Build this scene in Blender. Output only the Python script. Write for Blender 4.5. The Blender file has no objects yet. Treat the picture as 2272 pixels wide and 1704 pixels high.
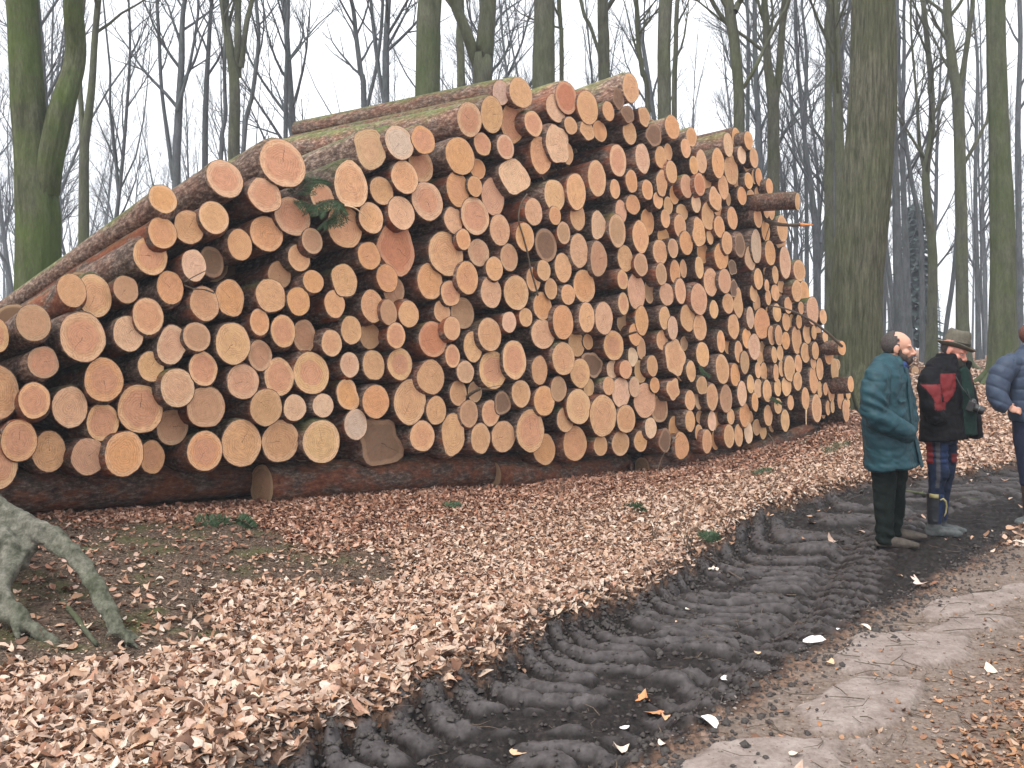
import bpy, bmesh, math, random
import numpy as np
from mathutils import Vector, Matrix
R=math.radians
F=2208.0; CX=1136.0; HZ=775.0; CAMZ=1.6
scene=bpy.context.scene
COL=scene.collection
# ------------------------------------------------------------------ basics
def at(px,py,Y): return Vector(((px-CX)/F*Y, Y, CAMZ-(py-HZ)/F*Y))
def tag(o,label=None,cat=None,group=None,kind=None):
    if label: o['label']=label
    if cat: o['category']=cat
    if group: o['group']=group
    if kind: o['kind']=kind
    return o
def empty(name,loc=(0,0,0)):
    o=bpy.data.objects.new(name,None); COL.objects.link(o); o.location=loc; o.empty_display_size=.1
    return o
def mesh_obj(name,V,Fc,mats,parent=None,smooth=True,midx=None,uv=None,col=None,loc=None):
    me=bpy.data.meshes.new(name)
    V=np.asarray(V,dtype=np.float32).reshape(-1,3)
    if isinstance(Fc,np.ndarray):
        k=Fc.shape[1]; n=Fc.shape[0]
        me.vertices.add(len(V)); me.vertices.foreach_set('co',V.ravel())
        me.loops.add(n*k); me.loops.foreach_set('vertex_index',Fc.astype(np.int32).ravel())
        me.polygons.add(n); me.polygons.foreach_set('loop_start',np.arange(0,n*k,k,dtype=np.int32))
        try: me.polygons.foreach_set('loop_total',np.full(n,k,dtype=np.int32))
        except Exception: pass
        me.update(calc_edges=True); me.validate()
    else:
        me.from_pydata([tuple(map(float,v)) for v in V],[],Fc); me.update()
    if not isinstance(mats,(list,tuple)): mats=[mats]
    for m in mats: me.materials.append(m)
    if midx is not None: me.polygons.foreach_set('material_index',np.asarray(midx,dtype=np.int32))
    if smooth: me.polygons.foreach_set('use_smooth',np.ones(len(me.polygons),dtype=bool))
    if uv is not None:
        l=me.uv_layers.new(name='UVMap'); vi=np.zeros(len(me.loops),dtype=np.int32); me.loops.foreach_get('vertex_index',vi)
        l.data.foreach_set('uv',np.asarray(uv,dtype=np.float32)[vi].ravel())
    if col is not None:
        for nm,arr in col.items():
            arr=np.asarray(arr,dtype=np.float32)
            if arr.ndim==1:
                a=me.attributes.new(nm,'FLOAT','POINT'); a.data.foreach_set('value',arr)
            else:
                a=me.attributes.new(nm,'FLOAT_COLOR','POINT')
                if arr.shape[1]==3: arr=np.hstack([arr,np.ones((len(arr),1),dtype=np.float32)])
                a.data.foreach_set('color',arr.ravel())
    o=bpy.data.objects.new(name,me); COL.objects.link(o)
    if parent: o.parent=parent
    if loc is not None: o.location=loc
    return o
class MB:
    def __init__(s): s.v=[]; s.f=[]; s.m=[]; s.mat=0
    def add(s,V,Fc):
        b=len(s.v); s.v+= [tuple(map(float,p)) for p in V]; s.f+=[tuple(i+b for i in f) for f in Fc]; s.m+=[s.mat]*len(Fc)
    def tube(s,pts,rad,n=8,caps=True,noise=0,rng=None,flat=None):
        V,Fc=tube(pts,rad,n,caps,noise,rng,flat); s.add(V,Fc)
    def box(s,c,h,rot=None):
        V=[Vector((x*h[0],y*h[1],z*h[2])) for x in(-1,1) for y in(-1,1) for z in(-1,1)]
        if rot is not None: V=[rot@v for v in V]
        V=[v+Vector(c) for v in V]
        s.add(V,[(0,1,3,2),(4,6,7,5),(0,4,5,1),(2,3,7,6),(0,2,6,4),(1,5,7,3)])
    def ell(s,c,r,rot=None,nu=16,nv=10):
        V=[];Fc=[]
        for j in range(nv+1):
            a=math.pi*j/nv
            for i in range(nu):
                b=2*math.pi*i/nu
                V.append(Vector((r[0]*math.sin(a)*math.cos(b),r[1]*math.sin(a)*math.sin(b),r[2]*math.cos(a))))
        if rot is not None: V=[rot@v for v in V]
        V=[v+Vector(c) for v in V]
        for j in range(nv):
            for i in range(nu):
                k=(i+1)%nu; Fc.append((j*nu+i,(j+1)*nu+i,(j+1)*nu+k,j*nu+k))
        s.add(V,Fc)
    def build(s,name,mats,parent=None,smooth=True,loc=None):
        return mesh_obj(name,s.v,s.f,mats,parent,smooth,s.m,loc=loc)
def tube(pts,rad,n=8,caps=True,noise=0,rng=None,flat=None):
    P=[Vector(p) for p in pts]; V=[];Fc=[]
    t=(P[1]-P[0]).normalized()
    u=t.orthogonal().normalized()
    if flat is not None:
        u=Vector(flat)-t*Vector(flat).dot(t); u.normalize()
    for i,p in enumerate(P):
        a=P[max(i-1,0)]; b=P[min(i+1,len(P)-1)]
        t=(b-a).normalized()
        u=(u-t*u.dot(t))
        if u.length<1e-5: u=t.orthogonal()
        u.normalize(); w=t.cross(u)
        r=rad[i]; rx,ry=(r if isinstance(r,(tuple,list)) else (r,r))
        for k in range(n):
            an=2*math.pi*k/n
            m=1+(rng.uniform(-noise,noise) if noise else 0)
            V.append(p+u*(rx*m*math.cos(an))+w*(ry*m*math.sin(an)))
    for i in range(len(P)-1):
        for k in range(n):
            j=(k+1)%n
            Fc.append((i*n+k,i*n+j,(i+1)*n+j,(i+1)*n+k))
    if caps:
        Fc.append(tuple(range(n-1,-1,-1))); Fc.append(tuple((len(P)-1)*n+k for k in range(n)))
    return V,Fc
# value noise in numpy
def _hash(ix,iy,seed):
    n=(ix.astype(np.int64)*374761393+iy.astype(np.int64)*668265263+seed*1442695041)&0xffffffff
    n=((n^(n>>13))*1274126177)&0xffffffff
    n=n^(n>>16)
    return (n&0xffff)/65535.0
def vnoise(x,y,seed=0):
    x=np.asarray(x,dtype=np.float64);y=np.asarray(y,dtype=np.float64)
    ix=np.floor(x);iy=np.floor(y);fx=x-ix;fy=y-iy
    fx=fx*fx*(3-2*fx);fy=fy*fy*(3-2*fy)
    a=_hash(ix,iy,seed);b=_hash(ix+1,iy,seed);c=_hash(ix,iy+1,seed);d=_hash(ix+1,iy+1,seed)
    return (a*(1-fx)+b*fx)*(1-fy)+(c*(1-fx)+d*fx)*fy
def fbm(x,y,o=4,seed=0):
    s=0;a=.5;t=0
    for i in range(o):
        s=s+a*vnoise(x*2**i+17.3*i,y*2**i+9.1*i,seed+i); t+=a; a*=.5
    return s/t
def sstep(a,b,x):
    t=np.clip((np.asarray(x,dtype=np.float64)-a)/(b-a),0,1); return t*t*(3-2*t)
# ------------------------------------------------------------------ terrain
PX,PY=-3.74,7.27; Q2=math.sqrt(.5)
def sd(x,y): return (x-PX)*Q2+(y-PY)*Q2,(x-PX)*Q2-(y-PY)*Q2
def Ledge(s): return np.interp(s,[-3,-.5,.2,.9,1.8,2.6,3.5,5.1,5.8,7.5,8.2,9.5,10.5,12,16],[4.7,4.36,4.25,4.18,3.95,3.81,3.57,3.0,2.8,2.66,2.72,3.25,3.55,3.75,3.8])
def Redge(s): return np.interp(s,[-3,.4,1.1,2.2,3.2,5.4,6.2,8,10,12,20],[5.8,5.55,5.48,5.3,5.22,5.06,4.95,4.75,4.75,4.8,4.8])
def h_base(x,y):
    x=np.asarray(x,dtype=np.float64);y=np.asarray(y,dtype=np.float64)
    s,d=sd(x,y)
    base=np.interp(y,[0,8,12,16,20,30,60,150,3000],[0,0,.15,.45,.85,1.15,1.3,1.4,1.4])
    hp=np.interp(s,[-6,.3,2.2,5.2,7.8,11.3,13.3,18],[.36,.30,.20,.08,.0,.16,.38,.7])
    w=sstep(2.9,.5,d)*sstep(-9,-5,d)*sstep(20,14,s)
    h=base+(hp-base)*w
    h=h+ (fbm(x*.6,y*.6,3,5)-.5)*.08*sstep(2,3.5,y)
    return h
POLY_SLAB=[[(1060,1090),(1160,990),(1450,975),(1760,990),(1735,1060),(1715,1130),(1330,1165),(1150,1195)],
 [(900,1400),(1000,1290),(1200,1235),(1545,1222),(1480,1330),(1370,1440),(1180,1485),(980,1480)],
 [(1120,1530),(1300,1505),(1285,1600),(1180,1590)],
 [(180,1680),(450,1570),(800,1520),(1090,1540),(1180,1680),(900,1760),(200,1760)],
 [(1560,955),(1700,885),(1940,835),(1975,885),(1700,975)],[(1500,820),(1640,770),(2055,700),(2100,760),(1750,840),(1560,880)]]
def px2g(px,py,z=0.0):
    Y=(CAMZ-z)*F/(py-HZ); return ((px-CX)/F*Y,Y)
SLABS=[[px2g(1400+a/2.357,1000+b/2.357) for a,b in p] for p in POLY_SLAB]
SOIL=[px2g(a/2.6586,1080+b/2.6586,.08) for a,b in [(-900,300),(150,300),(450,390),(800,350),(1100,370),(1450,325),(1830,380),(2300,400),(2500,460),(2150,560),(1750,545),(1400,600),(1290,780),(1000,900),(850,945),(300,960),(-900,1050)]]
def poly_sdf(x,y,poly):
    """signed distance, negative inside"""
    x=np.asarray(x,dtype=np.float64);y=np.asarray(y,dtype=np.float64)
    dmin=np.full(x.shape,1e9);ins=np.zeros(x.shape,bool)
    n=len(poly)
    for i in range(n):
        ax,ay=poly[i];bx,by=poly[(i+1)%n]
        ex,ey=bx-ax,by-ay
        t=np.clip(((x-ax)*ex+(y-ay)*ey)/(ex*ex+ey*ey),0,1)
        dmin=np.minimum(dmin,np.hypot(x-ax-t*ex,y-ay-t*ey))
        c=((ay>y)!=(by>y))
        with np.errstate(divide='ignore',invalid='ignore'):
            xi=ax+(y-ay)*ex/(ey if ey!=0 else 1e-9)
        ins^=(c&(x<xi))
    return np.where(ins,-dmin,dmin)
def masks(x,y):
    s,d=sd(x,y)
    wob=(fbm(x*2.3,y*2.3,4,31)-.5)*.16+(fbm(x*9,y*9,3,33)-.5)*.14
    L=Ledge(s)+wob; Rr=Redge(s)-.06+(fbm(x*1.7+5,y*1.7,4,41)-.5)*.14+(fbm(x*10,y*10,4,43)-.5)*.22
    fade=sstep(17,12,s)
    mud=sstep(-.06,.06,d-L)*sstep(-.10,.14,Rr-d)*fade
    path=sstep(-.08,.08,d-Rr)*sstep(14,8,y)*sstep(1.25,.7,d-Rr+(fbm(x*1.6,y*1.6,3,8)-.5)*.7)
    slab=np.zeros_like(np.asarray(x,dtype=np.float64))+9.
    nz=(fbm(x*5,y*5,4,77)-.5)*.16
    for p in SLABS: slab=np.minimum(slab,poly_sdf(x,y,p))
    slabm=sstep(.03,-.03,slab+nz)
    soil=sstep(.15,-.15,poly_sdf(x,y,SOIL)+(fbm(x*2,y*2,4,91)-.5)*.7)
    return mud,path,slabm,soil
def h_full(x,y,mk=None,lug=False):
    x=np.asarray(x,dtype=np.float64);y=np.asarray(y,dtype=np.float64)
    s,d=sd(x,y)
    mud,path,slab,soil=masks(x,y) if mk is None else mk
    h=h_base(x,y)
    L=Ledge(s);Rr=Redge(s)
    near=sstep(16,9,y)
    # wheel track 1
    c=d-(L+.52)
    hw=.56
    edge=(fbm(x*2.3,y*2.3,4,31)-.5)*.1
    cc=c-edge*.5
    g=1.5*np.maximum(0,-.12-cc)**1.6 - .55*np.maximum(0,cc-.3)
    per=.158*(1+.25*sstep(7,11,y))
    q=(y-g+ (fbm(x*1.2,y*1.2,2,3)-.5)*.10+(fbm(x*6,y*6,3,13)-.5)*.06)/per
    fr=q-np.floor(q)
    lid=np.floor(q)
    rp=np.where(fr<.70,np.sin(np.pi*fr/.70)**.42,0)       # rounded bar then a gap
    amp=.070*(.55+.9*fbm(x*1.6+lid*3.1,lid*.7,2,12))
    lugw=sstep(.56,.42,np.abs(cc+.06))
    broken=sstep(.30,.50,fbm(x*3.6,y*3.6,3,19))
    h=h-.085*sstep(.66,.42,np.abs(cc))*near*mud
    h=h+rp*amp*lugw*(.35+.65*broken)*near*mud
    # wall/berm at left edge
    berm=np.exp(-((cc+.62)/.13)**2)
    h=h+berm*(.075+.07*(fbm(x*5,y*5,4,51)-.35))*near
    # second chevron half in the near part
    c2=d-(L+1.15)
    q2=(y+.9*c2+.4)/.185; f2=q2-np.floor(q2)
    r2=np.where(f2<.65,np.sin(np.pi*f2/.65)**.7,0)
    w2=sstep(.34,.2,np.abs(c2))*sstep(0,.06,Rr-d-.1)
    L2=r2*w2*near*mud
    h=h+(-.02+r2*.036*(.4+.9*fbm(x*2.5,y*2.5,3,61)))*w2*near*mud
    # third: far wheel track beyond the men
    c3=d-(Rr-.5); q3=(y+.1*c3)/.19; f3=q3-np.floor(q3)
    w3=sstep(.5,.35,np.abs(c3))*sstep(6,7.5,s)*mud
    h=h+(-.05+.04*np.sin(np.pi*np.minimum(f3/.7,1))**.7)*w3
    # crumbs
    cr=fbm(x*16,y*16,4,71); cr2=fbm(x*45,y*45,3,72)
    rough=np.clip(.22+1.3*np.exp(-((cc+.62)/.22)**2)+.8*(1-lugw)*1.0,0,1.4)*(mud+berm*.8).clip(0,1)
    h=h+((cr-.5)*.055+(cr2-.5)*.018)*rough*near
    h=h+((cr2-.5)*.010-.016*sstep(.60,.72,fbm(x*14,y*14,4,15)))*mud*near
    h=h+((fbm(x*9,y*9,4,81)-.5)*.022+(cr2-.5)*.007)*(1-mud)*(1-slab)*near
    h=h+slab*(.030+(fbm(x*2,y*2,4,83)-.5)*.02+(cr2-.5)*.004)*path.clip(.4,1)
    return (h,np.maximum(rp*lugw*(.2+.8*broken)*near*mud,.8*L2)) if lug else h
def hz(x,y): return float(h_base(np.array([x]),np.array([y]))[0])
def hzf(x,y): return float(h_full(np.array([x]),np.array([y]))[0])
# ------------------------------------------------------------------ materials
class NT:
    def __init__(s,name,rough=.8,spec=.3):
        s.m=bpy.data.materials.new(name); s.m.use_nodes=True; s.t=s.m.node_tree; s.n=s.t.nodes; s.l=s.t.links
        s.b=s.n['Principled BSDF']; s.b.inputs['Roughness'].default_value=rough
        s.b.inputs['Specular IOR Level'].default_value=spec
    def N(s,typ,**k):
        n=s.n.new(typ)
        for a,b in k.items():
            if hasattr(n,a): setattr(n,a,b)
        return n
    def link(s,a,b): s.l.new(a,b)
    def val(s,sock,v):
        if isinstance(v,(int,float)): sock.default_value=v
        elif isinstance(v,(tuple,list)):
            sock.default_value=tuple(v)+((1,) if len(v)==3 and len(sock.default_value)==4 else ())
        else: s.link(v,sock)
    def noise(s,vec=None,scale=5,detail=4,rough=.55,dist=0,out='Fac'):
        n=s.N('ShaderNodeTexNoise'); n.inputs['Scale'].default_value=scale; n.inputs['Detail'].default_value=detail
        n.inputs['Roughness'].default_value=rough; n.inputs['Distortion'].default_value=dist
        if vec is not None: s.link(vec,n.inputs['Vector'])
        return n.outputs[out]
    def mapping(s,vec,scale=(1,1,1),loc=(0,0,0)):
        n=s.N('ShaderNodeMapping'); n.inputs['Scale'].default_value=scale; s.val(n.inputs['Location'],loc); s.link(vec,n.inputs['Vector']); return n.outputs[0]
    def obj(s): return s.N('ShaderNodeTexCoord').outputs['Object']
    def pos(s): return s.N('ShaderNodeNewGeometry').outputs['Position']
    def math(s,op,a,b=None,c=None,clamp=False):
        n=s.N('ShaderNodeMath',operation=op,use_clamp=clamp); s.val(n.inputs[0],a)
        if b is not None: s.val(n.inputs[1],b)
        if c is not None: s.val(n.inputs[2],c)
        return n.outputs[0]
    def ramp(s,fac,stops):
        n=s.N('ShaderNodeValToRGB'); e=n.color_ramp.elements
        while len(e)<len(stops): e.new(.5)
        for i,(p,c) in enumerate(stops):
            e[i].position=p; e[i].color=(c if isinstance(c,(tuple,list)) else (c,c,c))[:3]+(1,) if isinstance(c,(tuple,list)) else (c,c,c,1)
        s.link(fac,n.inputs[0]); return n.outputs[0]
    def mix(s,f,a,b,mode='MIX'):
        n=s.N('ShaderNodeMix',data_type='RGBA',blend_type=mode); s.val(n.inputs[0],f)
        s.val(n.inputs[6],a); s.val(n.inputs[7],b); return n.outputs[2]
    def bump(s,h,strength=.5,dist=.01):
        n=s.N('ShaderNodeBump'); n.inputs['Strength'].default_value=strength; n.inputs['Distance'].default_value=dist
        s.link(h,n.inputs['Height']); s.link(n.outputs[0],s.b.inputs['Normal'])
    def col(s,c): s.val(s.b.inputs['Base Color'],c); return s
    def attr(s,name,out='Color',typ='GEOMETRY'):
        n=s.N('ShaderNodeAttribute',attribute_type=typ,attribute_name=name); return n.outputs[out]
def simple(name,c,rough=.8,spec=.3,var=.25,scale=20,bump=0,bs=.01,metal=0):
    t=NT(name,rough,spec); nz=t.noise(t.obj(),scale,4)
    lo=tuple(x*(1-var) for x in c); hi=tuple(min(1,x*(1+var)) for x in c)
    t.col(t.ramp(nz,[(.3,lo),(.7,hi)]))
    if bump: t.bump(t.noise(t.obj(),scale*1.7,4),bump,bs)
    t.b.inputs['Metallic'].default_value=metal
    return t.m
# bark of the stacked logs; object colour: r moss, g red peeled bark, b lightness
def bark_log():
    t=NT('log_bark',.88,.2)
    oi=t.N('ShaderNodeObjectInfo'); sep=t.N('ShaderNodeSeparateColor'); t.link(oi.outputs['Color'],sep.inputs[0])
    rnd=oi.outputs['Random']
    off=t.N('ShaderNodeCombineXYZ'); t.link(t.math('MULTIPLY',rnd,50),off.inputs[0]); t.link(t.math('MULTIPLY',rnd,31),off.inputs[1])
    v=t.N('ShaderNodeVectorMath',operation='ADD'); t.link(t.obj(),v.inputs[0]); t.link(off.outputs[0],v.inputs[1]); v=v.outputs[0]
    fine=t.noise(t.mapping(v,(1,.4,1)),32,7,.75)
    mid=t.noise(t.mapping(v,(1,.4,1)),9,5,.6)
    big=t.noise(v,2.6,3)
    c=t.ramp(fine,[(.34,(.026,.018,.015)),(.5,(.115,.078,.060)),(.64,(.32,.24,.19))])
    redm=t.math('MULTIPLY',t.ramp(mid,[(.42,0),(.58,1)]),sep.outputs[1],clamp=True)
    c=t.mix(redm,c,t.ramp(fine,[(.3,(.11,.028,.012)),(.6,(.28,.085,.034)),(.75,(.55,.24,.10))]))
    geo=t.N('ShaderNodeNewGeometry'); sx=t.N('ShaderNodeSeparateXYZ'); t.link(geo.outputs['Normal'],sx.inputs[0])
    up=t.math('MULTIPLY_ADD',sx.outputs[2],.9,.05)
    mm=t.math('ADD',up,t.math('MULTIPLY_ADD',big,1.6,-.9))
    mm=t.math('MULTIPLY',t.ramp(mm,[(.25,0),(.75,1)]),sep.outputs[0],clamp=True)
    c=t.mix(mm,c,t.ramp(fine,[(.3,(.03,.05,.012)),(.7,(.12,.17,.045))]))
    hs=t.N('ShaderNodeHueSaturation'); t.link(c,hs.inputs['Color']); t.link(t.math('MULTIPLY',sep.outputs[2],2.0),hs.inputs['Value'])
    t.col(hs.outputs[0]); t.bump(t.math('MULTIPLY_ADD',mid,.6,fine),.9,.02)
    return t.m
# cut faces; uv = unit disc; object colour rgb = tint, alpha = heart strength
def cut_wood():
    t=NT('cut_wood',.75,.25)
    uv=t.N('ShaderNodeTexCoord').outputs['UV']; oi=t.N('ShaderNodeObjectInfo'); rnd=oi.outputs['Random']
    off=t.N('ShaderNodeCombineXYZ'); t.link(t.math('MULTIPLY',rnd,91),off.inputs[0]); t.link(t.math('MULTIPLY',rnd,57),off.inputs[1]); t.link(t.math('MULTIPLY',rnd,23),off.inputs[2])
    vv=t.N('ShaderNodeVectorMath',operation='ADD'); t.link(uv,vv.inputs[0]); t.link(off.outputs[0],vv.inputs[1]); vv=vv.outputs[0]
    warp=t.noise(vv,1.6,3,out='Color')
    ws=t.N('ShaderNodeVectorMath',operation='SCALE'); 
    wsub=t.N('ShaderNodeVectorMath',operation='SUBTRACT'); t.link(warp,wsub.inputs[0]); wsub.inputs[1].default_value=(.5,.5,.5)
    t.link(wsub.outputs[0],ws.inputs[0]); ws.inputs['Scale'].default_value=.55
    wa=t.N('ShaderNodeVectorMath',operation='ADD'); t.link(uv,wa.inputs[0]); t.link(ws.outputs[0],wa.inputs[1])
    flat=t.N('ShaderNodeVectorMath',operation='MULTIPLY'); t.link(wa.outputs[0],flat.inputs[0]); flat.inputs[1].default_value=(1,1,0)
    ln=t.N('ShaderNodeVectorMath',operation='LENGTH'); t.link(flat.outputs[0],ln.inputs[0]); r=ln.outputs['Value']
    ln2=t.N('ShaderNodeVectorMath',operation='LENGTH'); t.link(uv,ln2.inputs[0]); r2=ln2.outputs['Value']
    # rings
    rg=t.math('SINE',t.math('MULTIPLY',t.math('ADD',r,t.math('MULTIPLY',t.noise(vv,5,3),.10)),62))
    rg=t.math('MULTIPLY_ADD',rg,.5,.5)
    rgm=t.math('MULTIPLY',t.math('POWER',rg,1.6),t.math('MULTIPLY',t.ramp(t.noise(vv,2.2,3),[(.35,.25),(.6,1)]),.8))
    heartedge=t.math('ADD',.60,t.math('MULTIPLY',rnd,.2))
    # heart mask
    hm=t.math('SUBTRACT',heartedge,t.math('MULTIPLY_ADD',r,.6,t.math('MULTIPLY',r2,.4)))
    hm=t.math('MULTIPLY_ADD',hm,16,.5,clamp=True)
    hs=t.math('MULTIPLY',hm,oi.outputs['Alpha'])
    base=oi.outputs['Color']
    pink=t.mix(t.noise(vv,2.5,3),(.56,.27,.16),(.64,.33,.205))
    c=t.mix(hs,base,pink)
    # pale ring of sapwood
    sap=t.math('MULTIPLY',t.math('MULTIPLY_ADD',t.math('MULTIPLY_ADD',r,.5,t.math('MULTIPLY',r2,.5)),11,-8.3,clamp=True),t.math('MULTIPLY_ADD',t.math('FRACT',t.math('MULTIPLY',rnd,13.7)),.45,.08))
    c=t.mix(sap,c,(.80,.54,.34))
    c=t.mix(rgm,c,t.mix(.62,c,(.27,.12,.05)))
    # blotches and saw marks
    blot=t.ramp(t.noise(vv,4.5,8,.78),[(.33,.78),(.5,.99),(.68,1.10)])
    c=t.mix(1,c,blot,'MULTIPLY')
    ang=t.N('ShaderNodeVectorRotate',rotation_type='Z_AXIS'); t.link(uv,ang.inputs['Vector']); t.link(t.math('MULTIPLY',rnd,6.28),ang.inputs['Angle'])
    saw=t.noise(t.mapping(ang.outputs[0],(26,1.2,1)),1.6,3,.6)
    c=t.mix(t.math('MULTIPLY',t.ramp(saw,[(.45,0),(.62,1)]),t.math('MULTIPLY_ADD',t.math('FRACT',t.math('MULTIPLY',rnd,3.3)),.5,.1)),c,(.34,.18,.09))
    # specks of dirt / mould toward one side
    sp=t.ramp(t.noise(vv,13,5,.7),[(.60,0),(.68,1)])
    gate=t.ramp(t.noise(vv,1.3,2),[(.44,0),(.62,1)])
    c=t.mix(t.math('MULTIPLY',t.math('MULTIPLY',sp,gate),.65),c,(.10,.065,.05))
    # radial drying crack
    sxy=t.N('ShaderNodeSeparateXYZ'); t.link(ang.outputs[0],sxy.inputs[0])
    yy=t.math('ABSOLUTE',t.math('ADD',sxy.outputs[1],t.math('MULTIPLY_ADD',t.noise(t.mapping(vv,(1,1,1)),5,3),.18,-.09)))
    crk=t.math('LESS_THAN',yy,t.math('MULTIPLY',t.math('SUBTRACT',.95,sxy.outputs[0]),.016))
    crk=t.math('MULTIPLY',crk,t.math('GREATER_THAN',sxy.outputs[0],.04)); crk=t.math('MULTIPLY',crk,t.math('GREATER_THAN',t.math('FRACT',t.math('MULTIPLY',rnd,7.7)),.45))
    c=t.mix(t.math('MULTIPLY',crk,.8),c,(.05,.028,.018))
    # thin darker rim
    rim=t.math('MULTIPLY_ADD',r2,40,-39.2,clamp=True)
    c=t.mix(t.math('MULTIPLY',rim,.4),c,(.30,.14,.07))
    t.col(c); t.bump(t.math('ADD',t.noise(vv,26,4),t.math('MULTIPLY',saw,1.2)),.35,.006)
    return t.m
def tree_bark(name,lo,hi,moss=(.10,.13,.03),mossamt=0.,streak=(1,1,.25),scale=9):
    t=NT(name,.9,.15)
    v=t.mapping(t.pos(),streak)
    a=t.noise(v,scale,6,.65); b=t.noise(t.pos(),1.3,3); f=t.noise(v,scale*4.5,5,.7)
    c=t.ramp(a,[(.32,lo),(.68,hi)])
    c=t.mix(t.math('MULTIPLY',t.ramp(f,[(.35,1),(.55,0)]),.4),c,tuple(x*.4 for x in lo))
    c=t.mix(t.math('MULTIPLY',t.ramp(f,[(.6,0),(.72,1)]),.22),c,tuple(min(1,x*2.2) for x in hi))
    if mossamt>0:
        m=t.math('MULTIPLY',t.ramp(b,[(.35,0),(.6,1)]),mossamt)
        c=t.mix(m,c,t.mix(f,tuple(x*.6 for x in moss),moss))
    t.col(c); t.bump(t.math('ADD',a,f),.6,.02)
    return t.m
def ground_mat():
    t=NT('forest_floor',.95,.1)
    p=t.pos(); f=t.noise(p,38,5,.7); g=t.noise(p,7,4); v=t.N('ShaderNodeTexVoronoi'); v.inputs['Scale'].default_value=26; t.link(p,v.inputs['Vector'])
    litter=t.mix(t.ramp(v.outputs['Color'],[(.2,0.),(.8,1.)]),(.20,.105,.065),(.46,.28,.19))
    litter=t.mix(t.ramp(f,[(.35,1),(.52,0)]),litter,(.045,.026,.018))
    soil=t.ramp(t.noise(p,55,7,.8),[(.34,(.014,.010,.007)),(.5,(.062,.044,.032)),(.64,(.20,.145,.11))])
    mossm=t.ramp(t.noise(p,3.1,4),[(.50,0),(.68,1)])
    soil=t.mix(t.math('MULTIPLY',mossm,.75),soil,t.ramp(f,[(.3,(.03,.034,.012)),(.7,(.085,.095,.035))]))
    pathc=t.mix(t.ramp(g,[(.35,0),(.65,1)]),t.ramp(f,[(.3,(.060,.043,.034)),(.55,(.15,.112,.09)),(.8,(.24,.185,.155))]),t.ramp(f,[(.3,(.11,.085,.07)),(.7,(.23,.185,.158))]))
    mud=t.ramp(t.noise(p,30,5,.65),[(.3,(.006,.005,.005)),(.55,(.018,.0145,.0135)),(.8,(.055,.043,.038))])
    bar=t.ramp(t.noise(p,22,5,.6),[(.3,(.034,.029,.029)),(.7,(.090,.079,.079))])
    bm=t.ramp(t.attr('lug','Fac'),[(.35,0),(.85,1)]); mud=t.mix(bm,mud,bar)  # pressed bars greyer; gap mud darkened, putting groove shading into the colour
    slab=t.ramp(t.math('MULTIPLY_ADD',f,.5,t.math('MULTIPLY',g,.5)),[(.32,(.13,.10,.086)),(.5,(.215,.175,.155)),(.68,(.30,.255,.23))])
    slab=t.mix(t.ramp(t.noise(p,60,3,.6),[(.28,1),(.38,0)]),slab,(.09,.06,.05))
    c=t.mix(t.attr('litter','Fac'),soil,litter)
    c=t.mix(t.attr('path','Fac'),c,pathc)
    c=t.mix(t.attr('slab','Fac'),c,slab)
    c=t.mix(t.attr('mud','Fac'),c,mud)
    t.col(c)
    rr=t.N('ShaderNodeMapRange'); t.link(t.attr('mud','Fac'),rr.inputs[0]); rr.inputs[3].default_value=.95; rr.inputs[4].default_value=.62
    t.link(t.math('SUBTRACT',rr.outputs[0],t.math('MULTIPLY',t.attr('lug','Fac'),.14)),t.b.inputs['Roughness'])
    hb=t.math('ADD',f,t.noise(p,120,3)); hb=t.math('MULTIPLY',hb,t.math('SUBTRACT',1,t.math('MULTIPLY',t.attr('lug','Fac'),.85)))
    t.bump(hb,.5,.008)
    return t.m
def leaf_mat():
    t=NT('dry_leaf',.7,.3)
    c=t.attr('lc'); n=t.noise(t.pos(),70,3)
    c=t.mix(t.ramp(n,[(.35,.35),(.6,0.)]),c,(.20,.09,.045))
    t.col(c); t.bump(n,.4,.003)
    return t.m
M={}
M['bark']=bark_log(); M['cut']=cut_wood(); M['ground']=ground_mat(); M['leaf']=leaf_mat()
M['beech']=tree_bark('beech_bark',(.048,.050,.036),(.12,.12,.092),mossamt=.35,moss=(.09,.12,.035))
M['beech_far']=tree_bark('distant_beech_bark',(.055,.062,.070),(.12,.13,.145),mossamt=.1)  # blue-grey tint puts the haze of distance into the bark colour
M['mossy']=tree_bark('mossy_bark',(.035,.040,.018),(.115,.12,.075),mossamt=.65,moss=(.075,.12,.018))
M['beechgreen']=tree_bark('greenish_beech_bark',(.045,.050,.030),(.115,.12,.080),mossamt=.5,moss=(.07,.10,.03))
M['oldbark']=tree_bark('furrowed_bark',(.024,.025,.015),(.15,.145,.10),mossamt=.35,moss=(.055,.07,.018),streak=(1,1,.10),scale=24)
M['root']=tree_bark('root_bark',(.035,.037,.026),(.21,.20,.165),mossamt=.35,moss=(.05,.07,.025),streak=(1,1,1),scale=15)
M['twig']=simple('twig_bark',(.10,.075,.055),.9,.2,.4,60)
M['needles']=simple('green_needles',(.045,.080,.038),.7,.3,.4,60)
M['spruce']=simple('spruce_needles',(.055,.08,.075),.9,.2,.3,8)
M['fernleaf']=simple('green_leaf',(.06,.14,.03),.6,.3,.3,40)
M['splint']=simple('pale_split_wood',(.65,.48,.30),.7,.3,.2,30)
M['orange']=simple('orange_split_wood',(.62,.25,.09),.8,.2,.3,30)
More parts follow.
